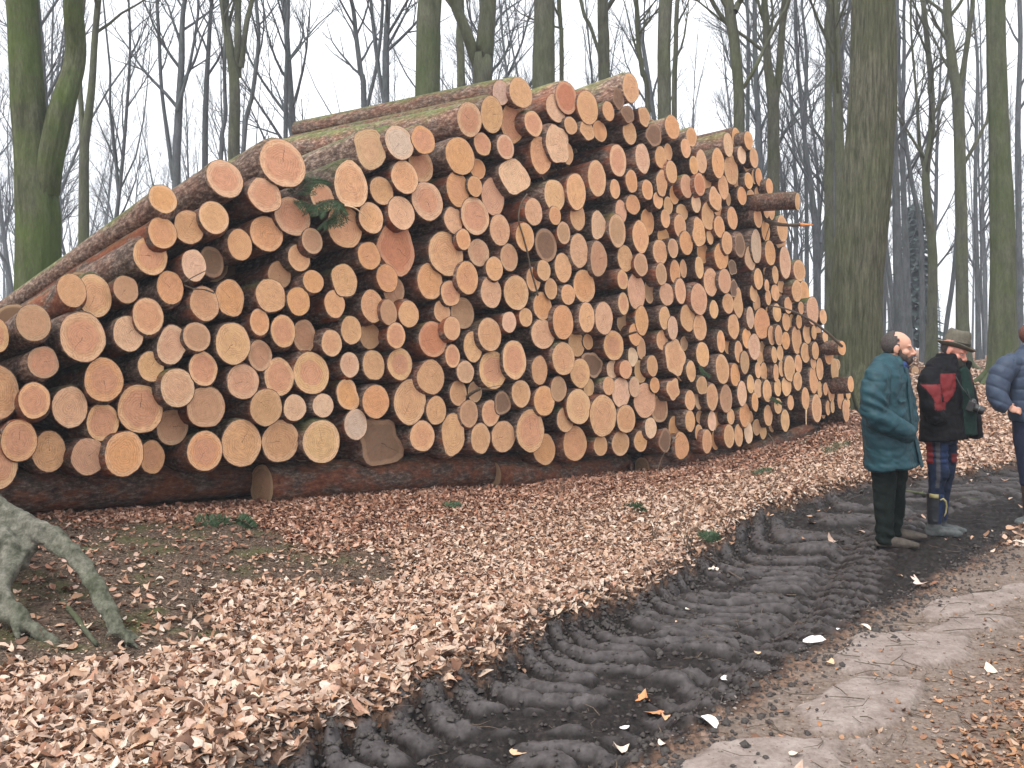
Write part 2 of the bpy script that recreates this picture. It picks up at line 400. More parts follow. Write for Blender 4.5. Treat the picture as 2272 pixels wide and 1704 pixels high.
# ------------------------------------------------------------------ camera, world, sun
cd=bpy.data.cameras.new('camera'); cam=bpy.data.objects.new('camera',cd); COL.objects.link(cam); scene.camera=cam
cam.location=(0,0,CAMZ); cam.rotation_euler=(R(90),0,0)
cd.sensor_width=36; cd.lens=36*F/2272; cd.shift_y=-(852-HZ)/2272; cd.clip_start=.05; cd.clip_end=4000
w=bpy.data.worlds.new('World'); scene.world=w; w.use_nodes=True; nt=w.node_tree
bg=nt.nodes['Background']; sky=nt.nodes.new('ShaderNodeTexSky'); sky.sky_type='NISHITA'; sky.sun_disc=False
SUN_EL,SUN_AZ=58,215
sky.sun_elevation=R(SUN_EL); sky.sun_rotation=R(SUN_AZ); sky.dust_density=4; sky.air_density=1
hsv=nt.nodes.new('ShaderNodeHueSaturation'); hsv.inputs['Saturation'].default_value=.12
mixn=nt.nodes.new('ShaderNodeMix'); mixn.data_type='RGBA'; mixn.inputs[0].default_value=.55
nt.links.new(sky.outputs[0],hsv.inputs['Color']); nt.links.new(hsv.outputs[0],mixn.inputs[6])
cl=nt.nodes.new('ShaderNodeTexNoise'); cl.inputs['Scale'].default_value=2.2; cl.inputs['Detail'].default_value=5
cr=nt.nodes.new('ShaderNodeValToRGB'); cr.color_ramp.elements[0].color=(9,9.3,9.9,1); cr.color_ramp.elements[1].color=(12,12.2,12.6,1)
nt.links.new(cl.outputs['Fac'],cr.inputs[0]); nt.links.new(cr.outputs[0],mixn.inputs[7])
nt.links.new(mixn.outputs[2],bg.inputs['Color']); bg.inputs['Strength'].default_value=.115
ld=bpy.data.lights.new('sun','SUN'); ld.energy=1.5; ld.angle=R(18); ld.color=(1,.96,.9)
so=bpy.data.objects.new('sun',ld); COL.objects.link(so)
# azimuth measured from +Y clockwise; sun behind and to the left of the camera
az=R(SUN_AZ); el=R(SUN_EL)
dirv=Vector((math.sin(az)*math.cos(el),math.cos(az)*math.cos(el),math.sin(el)))
so.rotation_euler=dirv.to_track_quat('Z','Y').to_euler(); so.location=(-5,-10,20)
scene.view_settings.view_transform='Standard'; scene.view_settings.look='None'; scene.view_settings.exposure=1.02; scene.view_settings.gamma=1
# ------------------------------------------------------------------ ground sheets
def build_ground():
    nu,ny=760,860
    us=np.linspace(-.82,.82,nu)
    # rows evenly spaced on the picture: 1/Y uniform near, then sparser
    inv=np.linspace(1/2.6,1/60.,ny-40); Ys=1/inv
    Ys=np.concatenate([Ys,np.geomspace(64,160,40)])
    U,Yg=np.meshgrid(us,Ys)
    X=U*(Yg+.6)
    mk=masks(X,Yg); H,lug=h_full(X,Yg,mk,True)
    mud,path,slab,soil=mk
    s,d=sd(X,Yg)
    lit=(1-soil)*np.clip(1.15-.9*sstep(14,30,Yg)*0,0,1)
    lit=np.where(d<-.2,.75,lit)*(.75+.25*fbm(X,Yg,2,4))
    right=sstep(.3,.9,d-Redge(s)); lit=lit*(1-.6*right*sstep(10,7,Yg))
    V=np.stack([X,Yg,H],-1).reshape(-1,3)
    i=np.arange(ny-1)[:,None]*nu+np.arange(nu-1)[None,:]
    Fq=np.stack([i,i+1,i+nu+1,i+nu],-1).reshape(-1,4)
    cls=np.zeros((ny,nu),int); cls[path>.5]=2; cls[mud>.5]=1
    fc=cls[:-1,:-1].reshape(-1)
    attrs={'mud':mud.ravel(),'lug':lug.ravel(),'path':path.ravel(),'slab':(slab*np.maximum(path,(Yg<9)*(1-mud))).ravel(),'litter':lit.ravel()}
    for k,nm in ((0,'ground'),(1,'mud_track'),(2,'dirt_path')):
        f=Fq[fc==k]
        if not len(f): continue
        ids,invx=np.unique(f.ravel(),return_inverse=True)
        o=mesh_obj(nm,V[ids],invx.reshape(-1,4),M['ground'],col={a:b[ids] for a,b in attrs.items()})
        tag(o,kind='structure')
    # outer terrain to the horizon, laid under the near sheets
    g=np.concatenate([-np.geomspace(2500,6,40),np.linspace(-5,5,21),np.geomspace(6,2500,40)])
    X,Yg=np.meshgrid(g,g+4)
    n=len(g); H=h_base(X,Yg)-.16-.10*sstep(8,2,np.abs(X)+np.abs(Yg))
    i=np.arange(n-1)[:,None]*n+np.arange(n-1)[None,:]
    Fq=np.stack([i,i+1,i+n+1,i+n],-1).reshape(-1,4)
    z=np.zeros(n*n)
    o=mesh_obj('terrain',np.stack([X,Yg,H],-1).reshape(-1,3),Fq,M['ground'],col={'mud':z,'lug':z,'path':z,'slab':z,'litter':z+.9})
    tag(o,kind='structure')
build_ground()
# ------------------------------------------------------------------ leaves: template = folded, curled oval
def leaves(name,X,Y,Z,size,seed,pal,label,cat='leaves',tilt=.33,lobed=False,stuff=True):
    rng=np.random.default_rng(seed); n=len(X)
    T=np.array([(-.5,0,0),(-.34,.19,0),(-.06,.28,0),(.25,.20,0),(.53,0,0),(.25,-.20,0),(-.06,-.28,0),(-.34,-.19,0),(-.18,0,0),(.2,0,0)])
    fc=np.array([(0,8,1),(1,8,2),(2,8,9),(2,9,3),(3,9,4),(4,9,5),(5,9,6),(6,9,8),(6,8,7),(7,8,0)])
    if not stuff:
        k=22; aa=np.arange(k)*2*np.pi/k; rr=.5*(1-.28*np.abs(np.sin(aa)))
        if lobed: rr=rr*(1+.26*np.cos(aa*7))
        T=np.vstack([np.c_[rr*np.cos(aa),rr*np.sin(aa),0*aa],np.c_[.45*rr*np.cos(aa),.45*rr*np.sin(aa),0*aa],[[0,0,0]]])
        fc=[]
        for i in range(k):
            j=(i+1)%k; fc+=[(i,j,k+j),(i,k+j,k+i),(k+i,k+j,2*k)]
        fc=np.array(fc)
    nt=len(T)
    P=np.repeat(T[None],n,0)
    P=P*(1+rng.normal(0,.055 if stuff else .045,(n,nt,1)))
    fold=rng.normal(.08,.32,(n,1)); curl=rng.normal(.3,.8,(n,1))
    P[:,:,2]=np.abs(P[:,:,1])*fold*1.3+P[:,:,0]**2*curl + P[:,:,0]*P[:,:,1]*rng.normal(0,.7,(n,1))
    sz=size*(rng.lognormal(0,.3,(n,1,1)).clip(.5,1.5)); P=P*sz
    P[:,:,1]*=rng.uniform(.75,1.2,(n,1))
    a=rng.uniform(0,2*np.pi,n); tx=rng.normal(0,tilt,n); ty=rng.normal(0,tilt,n)
    def rot(P,ax,an):
        c=np.cos(an)[:,None];s=np.sin(an)[:,None]; i,j=[(1,2),(2,0),(0,1)][ax]
        Q=P.copy(); Q[:,:,i]=P[:,:,i]*c-P[:,:,j]*s; Q[:,:,j]=P[:,:,i]*s+P[:,:,j]*c; return Q
    P=rot(P,0,tx);P=rot(P,1,ty);P=rot(P,2,a)
    P[:,:,2]-=P[:,:,2].min(1,keepdims=True)*.8
    P[:,:,0]+=X[:,None];P[:,:,1]+=Y[:,None];P[:,:,2]+=Z[:,None]
    pal=np.array(pal); pr=rng.integers(0,len(pal),n); c=pal[pr]*rng.uniform(.68,1.05,(n,1))
    c=np.repeat(c[:,None,:],nt,1).reshape(-1,3).clip(0,.9)
    Fq=(fc[None]+np.arange(n)[:,None,None]*nt).reshape(-1,3)
    o=mesh_obj(name,P.reshape(-1,3),Fq,M['leaf'],smooth=False,col={'lc':c})
    if stuff: tag(o,label,cat,kind='stuff')
    return o
PAL=[(.54,.36,.255),(.56,.41,.315),(.46,.29,.195),(.36,.205,.125),(.58,.45,.35),(.24,.14,.09),(.52,.36,.27),(.43,.305,.235),(.60,.50,.42),(.31,.19,.13),(.47,.35,.28)]
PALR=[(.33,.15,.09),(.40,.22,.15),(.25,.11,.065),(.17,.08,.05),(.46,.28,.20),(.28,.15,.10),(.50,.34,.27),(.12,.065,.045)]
def scatter():
    rng=np.random.default_rng(5)
    # between stack and track, and everything near
    N=430000
    s=rng.uniform(-3.5,14,N); d=rng.uniform(-.3,6.2,N)
    x=PX+(s+d)*Q2; y=PY+(s-d)*Q2
    keep=(y>2.9)&(np.abs(x/y)<.62)
    # density falls with distance
    keep&=rng.uniform(0,1,N)<np.clip((7.5/np.maximum(y,3))**1.3,.12,1)
    x,y=x[keep],y[keep]; s,d=sd(x,y)
    mud,path,slab,soil=masks(x,y)
    dens=np.ones(len(x))
    dens*=1-.94*soil
    dens*=1-.994*sstep(.35,.8,mud)
    dens*=1-.985*sstep(.3,.7,path)
    inside=(d>Ledge(s)+.12); dens*=np.where(inside,.012,1)*np.where((d>Redge(s)-.3),.6,1)
    nearp=sstep(1.2,.2,d); dens*=1-.35*nearp
    keep=rng.uniform(0,1,len(x))<dens*.95
    x,y,d,s=x[keep],y[keep],d[keep],s[keep]
    z=h_full(x,y)+rng.uniform(-.004,.02,len(x))
    far=y>9
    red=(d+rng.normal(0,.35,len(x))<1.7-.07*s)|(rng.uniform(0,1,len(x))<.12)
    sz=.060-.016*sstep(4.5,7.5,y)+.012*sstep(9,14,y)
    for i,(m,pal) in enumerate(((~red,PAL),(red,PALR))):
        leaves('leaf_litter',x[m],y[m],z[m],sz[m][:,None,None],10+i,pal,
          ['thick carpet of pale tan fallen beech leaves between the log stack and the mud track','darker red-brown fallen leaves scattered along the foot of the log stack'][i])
    # right side and beyond
    N=60000
    yy=rng.uniform(8,40,N)**1.0; xx=rng.uniform(.12,.66,N)*yy
    s,d=sd(xx,yy); mud,path,slab,soil=masks(xx,yy)
    keep=((d>2.2)|(s>14.2))&(rng.uniform(0,1,N)<np.clip((14/yy)**1.0,.2,1))&(rng.uniform(0,1,N)<1-.985*mud-.6*path*(1-mud))
    xx,yy=xx[keep],yy[keep]
    leaves('leaf_litter',xx,yy,h_full(xx,yy)+.008,(.075*(1+.6*sstep(12,30,yy)))[:,None,None],21,PAL,'carpet of tan fallen leaves on the rising forest floor behind the standing men')
    # near right corner: brown decayed litter
    N=20000
    yy=rng.uniform(3.3,10,N); xx=rng.uniform(.15,.58,N)*yy; s,d=sd(xx,yy)
    mud,path,slab,soil=masks(xx,yy)
    keep=(d>Redge(s)+.1)&(rng.uniform(0,1,N)<np.where(slab>.5,.02,.06+.9*sstep(.55,1.15,d-Redge(s))))
    xx,yy=xx[keep],yy[keep]
    leaves('leaf_litter',xx,yy,h_full(xx,yy)+.002,.030,22,[(.22,.11,.065),(.30,.17,.10),(.14,.075,.05),(.38,.19,.09),(.40,.28,.20)],'small brown rotting leaf scraps beside the stone slabs on the path',tilt=.25)
scatter()
def crumbs():
    rng=np.random.default_rng(31); N=16000
    x=rng.uniform(-3.6,.6,N); y=rng.uniform(4.6,9.6,N); mud,path,slab,soil=masks(x,y); k=(soil>.4)&(np.abs(x/y)<.56); x,y=x[k],y[k]
    leaves('leaf_crumbs',x,y,h_full(x,y)+.001,.016,33,[(.20,.11,.07),(.34,.22,.15),(.10,.06,.04),(.45,.33,.25),(.06,.04,.03)],'tiny crumbled leaf scraps on the bare soil by the arching root',tilt=.3)
    N=7000; yy=rng.uniform(3.5,10,N); xx=rng.uniform(.1,.56,N)*yy; s,d=sd(xx,yy); mud,path,slab,soil=masks(xx,yy); k=(d>Redge(s))&(rng.uniform(0,1,N)<np.where(slab>.5,.12,.8)); xx,yy=xx[k],yy[k]
    leaves('leaf_crumbs',xx,yy,h_full(xx,yy)+.001,.013,34,[(.16,.09,.06),(.26,.16,.11),(.09,.055,.04),(.36,.26,.2)],'tiny trodden leaf scraps on the dirt path and its slabs',tilt=.2)
crumbs()
# single big leaves lying on the mud and the path
def single_leaves():
    pts=[(1530,1360,'pale cream leaf folded on the mud ridges in mid track',.10),(1670,1363,'cream leaf beside a dark gap on the right half of the track',.085),(1502,1383,'small cupped cream leaf on a mud ridge',.05),
     (1806,1428,'large white curled leaf at the right edge of the mud',.125),(1860,1400,'small yellow triangular leaf at the mud edge above the large white one',.06),(1920,1398,'long thin pale leaf lying at the mud edge',.10),
     (2042,1303,'lobed oak leaf on the mud right of the teal-coated man',.12),(1996,1281,'small tan leaf with dark rim on the mud near the oak leaf',.06),(2115,1312,'brown-orange rounded leaf by the path beyond the oak leaf',.07),
     (1430,1562,'lobed orange-tan leaf on the mud near the picture bottom',.11),(1452,1588,'orange leaf below the lobed orange-tan one on the mud',.075),(1476,1598,'peach leaf pair, right one of the orange cluster on mud',.08),
     (1568,1612,'bright white leaf at the mud edge near the bottom',.085),(1376,1668,'crumpled pale leaf at the very bottom of the track',.10),(1156,1676,'tan leaf at the bottom of the track, left part',.08),
     (1768,1678,'pale pink leaf lying on the bottom stone slab',.11),(1680,1452,'small yellow leaf cupped on the mud left of the slabs',.05),(1840,1478,'curled tan leaf on the path above the slab',.06),
     (1386,1620,'small white curled leaf near the bottom of the track',.06),(1470,1655,'pale standing leaf in the mud at the bottom',.06),(1583,1274,'pale lobed leaf on the mud at the litter edge',.08),(1612,1515,'pale leaf scrap on the dark mud left of the bright white one',.06),
     (2200,1492,'pale square leaf among brown scraps right of the slabs',.07),(1735,1252,'small orange leaf left of the teal-coated man on mud',.05),(190,1590,'large whitish leaf lying on the leaf carpet at lower left',.11),(2080,1560,'orange leaf between the slabs and the right edge',.07)]
    pal={'white':(.85,.84,.82),'cream':(.80,.68,.50),'pale':(.78,.64,.52),'orange':(.62,.27,.12),'yellow':(.78,.62,.30),'tan':(.62,.42,.26),'brown':(.45,.22,.10),'peach':(.70,.38,.22),'oak':(.66,.52,.44),'small':(.6,.4,.25)}
    for i,(px,py,lab,sz) in enumerate(pts):
        x,y=px2g(px,py,.0 if px>300 else .05)
        for _ in range(3):
            z=hzf(x,y); x,y=px2g(px,py,z)
        col=next((pal[w] for w in lab.replace('-',' ').split() if w in pal),(.6,.4,.25))
        if 'white' in lab or 'whitish' in lab: col=pal['white']
        o=leaves('fallen_leaf',np.array([0.]),np.array([0.]),np.array([.004]),sz*.85,300+i,[col],None,tilt=.22,lobed=('lobed' in lab),stuff=False)
        o.location=(x,y,z+.004); tag(o,lab,'leaf','large fallen leaves on the mud and path')
single_leaves()
# crumbled mud clods along the track edges
def clods():
    rng=np.random.default_rng(9); N=26000
    s=rng.uniform(-.6,13,N); which=rng.uniform(0,1,N)
    L=Ledge(s)
    wob=0
    d=np.where(which<.62,L+rng.normal(-.05,.13,N),np.where(which<.85,L+rng.uniform(.1,1.3,N),Redge(s)+rng.normal(-.08,.12,N)))
    x=PX+(s+d)*Q2; y=PY+(s-d)*Q2
    k=(y>3)&(rng.uniform(0,1,N)<np.clip((6/y)**1.2,.1,1)); x,y=x[k],y[k]; n=len(x)
    # octahedral lump subdivided once
    t=np.array([(1,0,0),(-1,0,0),(0,1,0),(0,-1,0),(0,0,1),(0,0,-1),(.6,.6,.4),(-.6,.6,.4),(.6,-.6,.4),(-.6,-.6,.4)],dtype=float)
    f=np.array([(4,0,6),(4,6,2),(0,2,6),(4,2,7),(4,7,1),(2,1,7),(4,8,0),(4,3,8),(0,8,3),(4,1,9),(4,9,3),(1,3,9)])
    P=t[None]*rng.uniform(.55,1.25,(n,10,1)); P*=(rng.lognormal(-.6,.55,(n,1,1))*.014).clip(.003,.024)
    a=rng.uniform(0,6.28,n); c,si=np.cos(a)[:,None],np.sin(a)[:,None]
    px=P[:,:,0]*c-P[:,:,1]*si; py=P[:,:,0]*si+P[:,:,1]*c; P[:,:,0]=px;P[:,:,1]=py
    P[:,:,0]+=x[:,None];P[:,:,1]+=y[:,None];P[:,:,2]+=(h_full(x,y)+.004)[:,None]
    Fq=(f[None]+np.arange(n)[:,None,None]*10).reshape(-1,3)
    m=simple('mud_clod',(.040,.033,.030),.75,.4,.4,60)
    o=mesh_obj('mud_clods',P.reshape(-1,3),Fq,m,smooth=False); tag(o,'crumbled black mud clods thrown up along the edges of the tractor track','mud',kind='stuff')
clods()

def litter_twigs():
    rng=np.random.default_rng(12); V=[];Fc=[]; n=0
    while n<1500:
        s=rng.uniform(-3,12); d=rng.uniform(.1,6.5); x=PX+(s+d)*Q2; y=PY+(s-d)*Q2
        if y<3 or abs(x/y)>.6 or rng.uniform()>min(1,(6/y)**1.2): continue
        if Ledge(s)<d<Redge(s) and rng.uniform()<.7: continue
        z=hzf(x,y)+.012; a=rng.uniform(0,6.28); L=rng.uniform(.04,.22); w=rng.uniform(.0012,.0032); c,si=math.cos(a),math.sin(a)
        k=rng.uniform(-.2,.2)*L
        P=[Vector((x,y,z)),Vector((x+c*L*.5-si*k,y+si*L*.5+c*k,z+rng.uniform(-.003,.012))),Vector((x+c*L,y+si*L,z+rng.uniform(-.004,.02)))]
        v,f=tube(P,[w,w,w*.5],4,False); b=len(V); V+=v; Fc+=[tuple(q+b for q in t) for t in f]; n+=1
    o=mesh_obj('twig_litter',V,Fc,M['twig']); tag(o,'fine dead twigs scattered through the leaf litter and over the path','twigs',kind='stuff')
litter_twigs()

def pebbles():
    rng=np.random.default_rng(55); N=5200; yy=rng.uniform(3.5,9,N); xx=rng.uniform(.08,.56,N)*yy; s,d=sd(xx,yy); mud,path,slab,soil=masks(xx,yy)
    k=(d>Redge(s)-.25)&(rng.uniform(0,1,N)<np.where(slab>.5,.08,.75)); x,y=xx[k],yy[k]; n=len(x)
    t=np.array([(1,0,0),(-1,0,0),(0,1,0),(0,-1,0),(0,0,.7),(0,0,-.7),(.6,.6,.3),(-.6,.6,.3),(.6,-.6,.3),(-.6,-.6,.3)],dtype=float)
    f=np.array([(4,0,6),(4,6,2),(0,2,6),(4,2,7),(4,7,1),(2,1,7),(4,8,0),(4,3,8),(0,8,3),(4,1,9),(4,9,3),(1,3,9)])
    P=t[None]*rng.uniform(.7,1.15,(n,10,1))*(rng.lognormal(-.4,.5,(n,1,1))*.008).clip(.002,.02)
    P[:,:,0]+=x[:,None];P[:,:,1]+=y[:,None];P[:,:,2]+=(h_full(x,y)+.001)[:,None]
    o=mesh_obj('gravel',P.reshape(-1,3),(f[None]+np.arange(n)[:,None,None]*10).reshape(-1,3),simple('grit_stone',(.17,.14,.12),.9,.2,.5,9),smooth=False); tag(o,'grit and small stones strewn over the dirt path','gravel',kind='stuff')
pebbles()
# ------------------------------------------------------------------ the log stack: cut ends read off the photograph tile by tile
# tile: origin x, origin y, scale; entries: centre x, centre y, half width, half height [, flags]
# flags: o orange, p pink heart, w pale, d dark wood and shaded ends, shade put in the tint, b set back, k irregular outline, h strong heart, m mottled, y yellow rim, f pushed forward
T=[
((0,400,4.1475),"""1497 172 131 135 ot|1493 483 130 150 o|1382 697 157 178 oh|660 1015 135 155 m|868 1062 157 205 b|1158 1005 115 130 d|1362 1252 142 170|308 1312 160 173 d|-35 1425 115 165 h|762 1440 207 232 h|1180 1412 138 165 w"""),
((0,750,4.1475),"""397 225 142 148 dh|-20 500 190 255 b|315 575 148 165 oh|643 635 163 190 p|955 385 180 200 oh|1388 262 120 140 y|945 775 150 170 oh|1295 650 207 222 h|175 945 168 190 oh|450 1045 155 185 b|810 1090 155 170 pm|1143 1065 178 205 o|1400 1095 112 155 ob|-15 1140 85 250 h"""),
((350,250,4.1475),"""617 608 163 180 hpt|1150 465 205 225 hpt|985 760 152 160 hp|1240 955 160 180 hp|285 1055 135 162|515 965 135 155|755 1215 113 145|1000 1115 147 165 o|1420 1180 97 118 d|332 1405 112 150 w|495 1375 110 145 bDm|1300 1335 100 128|1120 1490 105 125 db|1430 1555 95 105 o"""),
((350,600,4.74),"""130 180 142 175 o|490 350 150 185|760 290 150 195 bo|1188 265 155 178|1480 325 120 152 o|1070 545 102 140 o|1318 640 128 172 oh|1540 690 118 175 bd|410 700 143 155 d|148 782 157 205 kmw|790 770 180 220|1075 895 122 165 d|478 1035 150 180 oh|895 1170 165 185 p|1275 1120 153 200 hy|208 1235 178 205 wp|505 1435 200 215 d|1140 1440 165 195 m|1440 1445 118 138 w"""),
((350,800,4.74),"""150 700 165 190 bd|495 950 182 210 oh|880 870 208 240|1290 850 192 215"""),
((650,250,4.74),"""810 380 170 205 Lk|1118 315 145 182 Gt|1368 288 122 150 oh|1345 560 130 172 bh|1175 680 140 175 c|610 755 180 240 k|932 822 120 150|308 890 125 145 hp|545 1200 182 220|820 1108 130 162|1138 1055 137 178 p|1413 930 160 200 hp|800 1505 120 145 o|1090 1420 195 265 kR"""),
((650,520,4.74),"""540 485 128 185 k|990 462 110 150 o|1060 590 110 150 bd|1440 495 130 190 o|437 733 107 145|833 755 115 175|1005 820 87 137 d|1215 838 107 140|805 1067 110 140 bd|612 1008 108 150|1083 1065 97 135 oh|405 1145 108 138|1470 1103 145 187 R|192 1460 183 220 hy|595 1372 97 135 w|847 1375 112 160 y|1123 1365 127 167 hy"""),
((650,800,4.74),"""1450 175 138 180|575 360 120 158 ok|870 432 140 172 o|1230 435 165 235|1505 525 103 150 c|315 473 110 125 w|660 672 120 162 G|300 852 190 225 oy|920 860 220 250 bKD|1360 795 128 160"""),
((950,130,4.74),"""765 357 88 128 Gt|972 360 118 158 t|433 640 127 180 pht|668 588 117 190|890 675 125 208 obh|1105 685 93 133 h|1342 520 103 145 w|1452 410 110 172 Rt|1498 705 68 93|1360 900 120 205 kw|1465 1000 60 115 b|570 900 90 120 h|812 930 90 130 wh|335 1025 150 195 o|520 1160 80 110 bo|310 1375 120 180 o|490 1345 77 110 o|680 1455 115 200 bp|905 1240 145 190 kw|1183 1015 108 198|1328 1440 105 170 y|1555 1400 100 190"""),
((950,430,4.74),"""492 235 145 195 hp|265 278 97 140 p|752 380 107 160 p|1107 190 90 145 p|1333 230 62 98 o|1570 240 80 142|370 480 75 110 o|530 620 110 143 p|187 632 177 230 oy|1017 455 97 150 o|1237 540 112 172 mD|1423 412 70 115 d|850 670 92 143 d|1417 778 88 152|695 788 88 128|410 885 113 173 o|235 1045 102 135 h|1215 805 70 110|1105 900 73 130|925 1040 127 182 oy|660 1035 108 165 p|1290 1000 65 112|1470 1060 73 108|1200 1180 95 145 o|145 1240 83 122|360 1255 120 165 bdo|1417 1350 107 180 o|1025 1300 70 98|850 1350 75 110 w|250 1415 87 127|645 1480 120 175|1205 1475 120 155 p"""),
((950,730,4.74),"""470 185 97 163 wy|255 285 77 122 oh|390 453 90 118 pm|680 430 140 200 hy|905 325 120 208 h|1170 435 83 150|1423 312 118 168|1560 160 85 130 b|1370 630 85 130 pd|315 675 88 132 m|490 660 75 110 bd|780 780 88 115 Dk|975 680 98 142|1220 755 107 155 o|427 890 95 145 d|655 885 93 137|260 1110 120 220 K|550 1150 100 160|790 1130 122 163|1075 1070 140 225 h|1440 955 87 130|1220 1265 113 165 bo"""),
((1250,150,5.53),"""825 250 100 178 t|675 385 75 115 kDm|550 535 72 122|295 490 128 205|290 772 85 115 k|445 780 88 128 bo|790 570 75 110 kD|990 600 72 118 km|1110 825 90 150 kD|812 800 82 145 c|1335 730 90 145 o|1570 850 65 118 o|1500 990 60 120|668 1140 100 200 hp|970 1115 87 182 w|1195 1100 72 135|1285 1035 50 105 b|1325 1280 68 140|410 1360 108 225|632 1490 63 120|835 1395 72 142 o|1030 1500 67 125 o|1205 1420 72 150 km|1510 1455 73 145 p|1360 1560 58 120 bo|1600 1200 55 115 o"""),
((1250,400,5.53),"""425 550 88 178 kmw|705 380 68 140 p|853 300 85 122 o|660 620 100 205 d|1160 245 60 105|1285 310 57 110 b|1030 510 80 165 bo|945 695 97 198|1250 470 57 115|1455 390 72 100 b|1430 560 73 145|1505 770 80 145 o|1225 690 72 110 bo|1185 880 88 150|1345 835 63 120 d|190 865 113 200 p|430 965 102 215 kmd|757 960 92 162 y|950 1035 85 140 d|725 1220 65 120 hy|255 1300 130 200 o|895 1365 107 222 p|1050 1365 60 150 bd|735 1515 63 138 hy|1200 1150 67 137 d|1370 1130 63 155 o|1470 1085 42 115 b|1265 1400 85 140 p|1435 1360 67 155 p"""),
((1250,650,5.53),"""285 300 97 183 wy|495 310 108 200 p|740 360 83 130 db|960 340 80 180 o|1240 305 68 140|1340 430 62 145 wm|1525 305 92 162 m|1210 575 65 130 k|880 510 75 140 o|615 645 120 180 oh|955 680 55 135 b|850 785 60 115 kw|300 600 60 100 b|350 880 120 160 kDb|205 985 118 178 y|600 935 72 110 w|762 940 77 112|945 965 75 140 b|1090 895 65 132 m|555 1140 72 112|310 1155 65 110 b|705 1220 108 185 wp|870 1155 65 127 w|1120 1130 58 97 o|1345 1180 78 125 k|1000 1320 133 205 p|1180 1420 100 170 mdb|185 1395 145 212 oy|1370 790 120 215 k|1440 930 72 150 b|1565 960 58 130|1480 620 45 90 bd"""),
((1250,850,5.53),"""487 400 158 250 yo|768 440 112 170 o|1070 550 70 130 w|455 765 82 130 m|700 740 105 150 m|945 715 78 130 ok|1245 705 77 135 kDm|1360 560 70 155 ob|1450 770 90 155 ok|140 740 140 215 om"""),
((1480,250,5.53),"""750 395 60 148 w|850 315 55 130 bo|1000 340 55 115 o|915 520 53 110 w|975 600 55 120 kb|1065 555 53 125|1000 835 52 100 o|1068 790 32 90 b|1125 790 42 112 bo|1255 910 43 105 o|625 620 75 190 o|787 700 85 185|845 840 35 90 b|420 600 65 145 p|400 880 68 140 R|490 840 52 112 b|690 915 62 150|750 1060 25 85 b|590 1060 80 130 k|620 1180 60 90 b|918 1020 57 112 o|1030 1080 60 140 b|1122 1000 50 95 b|355 1110 58 118 w|500 1270 77 170|390 1470 80 175 k|640 1400 65 135 o|800 1295 62 140|525 1520 42 100|1115 1295 52 118|1218 1190 32 105|1280 1195 33 120|1210 1450 52 132 o|1600 1090 36 108 P"""),
((1680,400,6.636),"""370 710 78 195|345 900 85 130 bm|410 1210 82 235 w|190 1070 77 185 o|620 1330 87 155 m|265 1390 45 135|130 1340 40 100 b"""),
((1680,620,6.636),"""140 90 35 90|350 100 50 95 b|265 195 60 125|355 245 55 140 b|160 265 42 115|485 230 45 90 bo|585 170 75 160|690 205 78 185 ob|815 460 88 205 p|720 550 55 125|645 420 43 95|970 550 52 112|455 380 57 125|530 420 28 95 b|290 490 62 135|170 470 55 85 kb|70 650 115 220 o|425 625 58 135|515 635 48 125 b|615 620 43 105 o|210 825 48 145 m|315 825 52 155 m|420 900 60 130 o|580 890 70 205|735 800 62 150|640 800 40 110 b|835 780 38 105|900 760 35 90 b|1000 850 40 85|710 1080 68 145|855 1050 52 130|925 920 40 130 db|1055 1095 65 160 o|1245 1010 70 105 oQ|250 1110 38 125|335 1085 48 115|475 1310 80 190|605 1240 55 135|355 1310 42 120|275 1375 37 130|595 1500 65 135|430 1570 72 145|920 1320 52 165|825 1230 40 90|830 1480 63 200|1140 1330 35 170|1375 1540 45 120 Q|300 1590 52 130|1190 1540 40 110|1170 1260 50 90 bd"""),
((1680,750,6.636),"""920 755 35 120|1005 750 35 95|1090 800 38 150|1225 900 33 150|1340 840 35 60|1340 960 25 70 b|1305 1070 50 165|875 1035 72 205|970 1045 40 140 b|1040 1030 27 110|1108 1010 22 95|710 890 58 165|490 950 47 110|550 890 30 95 b|305 1000 57 115|160 1140 63 155 h|210 1230 42 160 b|410 1215 65 160|145 780 65 165|85 1380 50 110 b"""),
((1500,500,6.636),"""390 400 82 165 bo|340 620 55 165 oy|750 260 80 165 m|665 455 100 200 o|940 290 87 155 kD|1180 310 72 250 G|1090 490 78 170 kmw|830 620 65 105 kD|510 835 105 205 p|715 820 92 180 pm|1210 790 68 155|850 930 52 140 kD|915 1150 55 200 k|335 1090 120 225 p|765 1150 82 150|555 1240 65 135|350 1500 95 200|845 1490 82 185|1140 1000 55 130|1185 1140 55 150 b|1090 1360 52 165 wm"""),
((1500,700,6.636),"""660 385 60 165 o|750 435 52 130 bo|1040 335 67 150 o|1150 460 88 190 w|1270 530 45 150 bd|920 535 60 165|1010 690 65 170 d|390 575 92 190|680 790 95 220 m|870 875 70 170 o|1205 805 45 120|1290 830 45 140 b|380 1030 80 135 km|530 1200 83 200|735 1225 88 205 d|970 1150 68 185 w|1095 1010 53 140|1210 1070 65 140 p|1160 1275 47 140 o|205 1250 75 150|330 1210 60 175 bw|1230 620 45 100 b"""),
((1500,850,6.636),"""205 560 72 158|345 500 52 100 b|335 735 57 125|528 560 62 150 wh|600 570 55 155 bo|455 860 72 175|575 840 60 145 bo|805 495 55 115|780 780 78 170|920 770 62 165|1010 470 78 175 o|1095 510 38 100 b|1065 730 57 162 w|1185 650 60 120 bd"""),
]
AZ=46.0
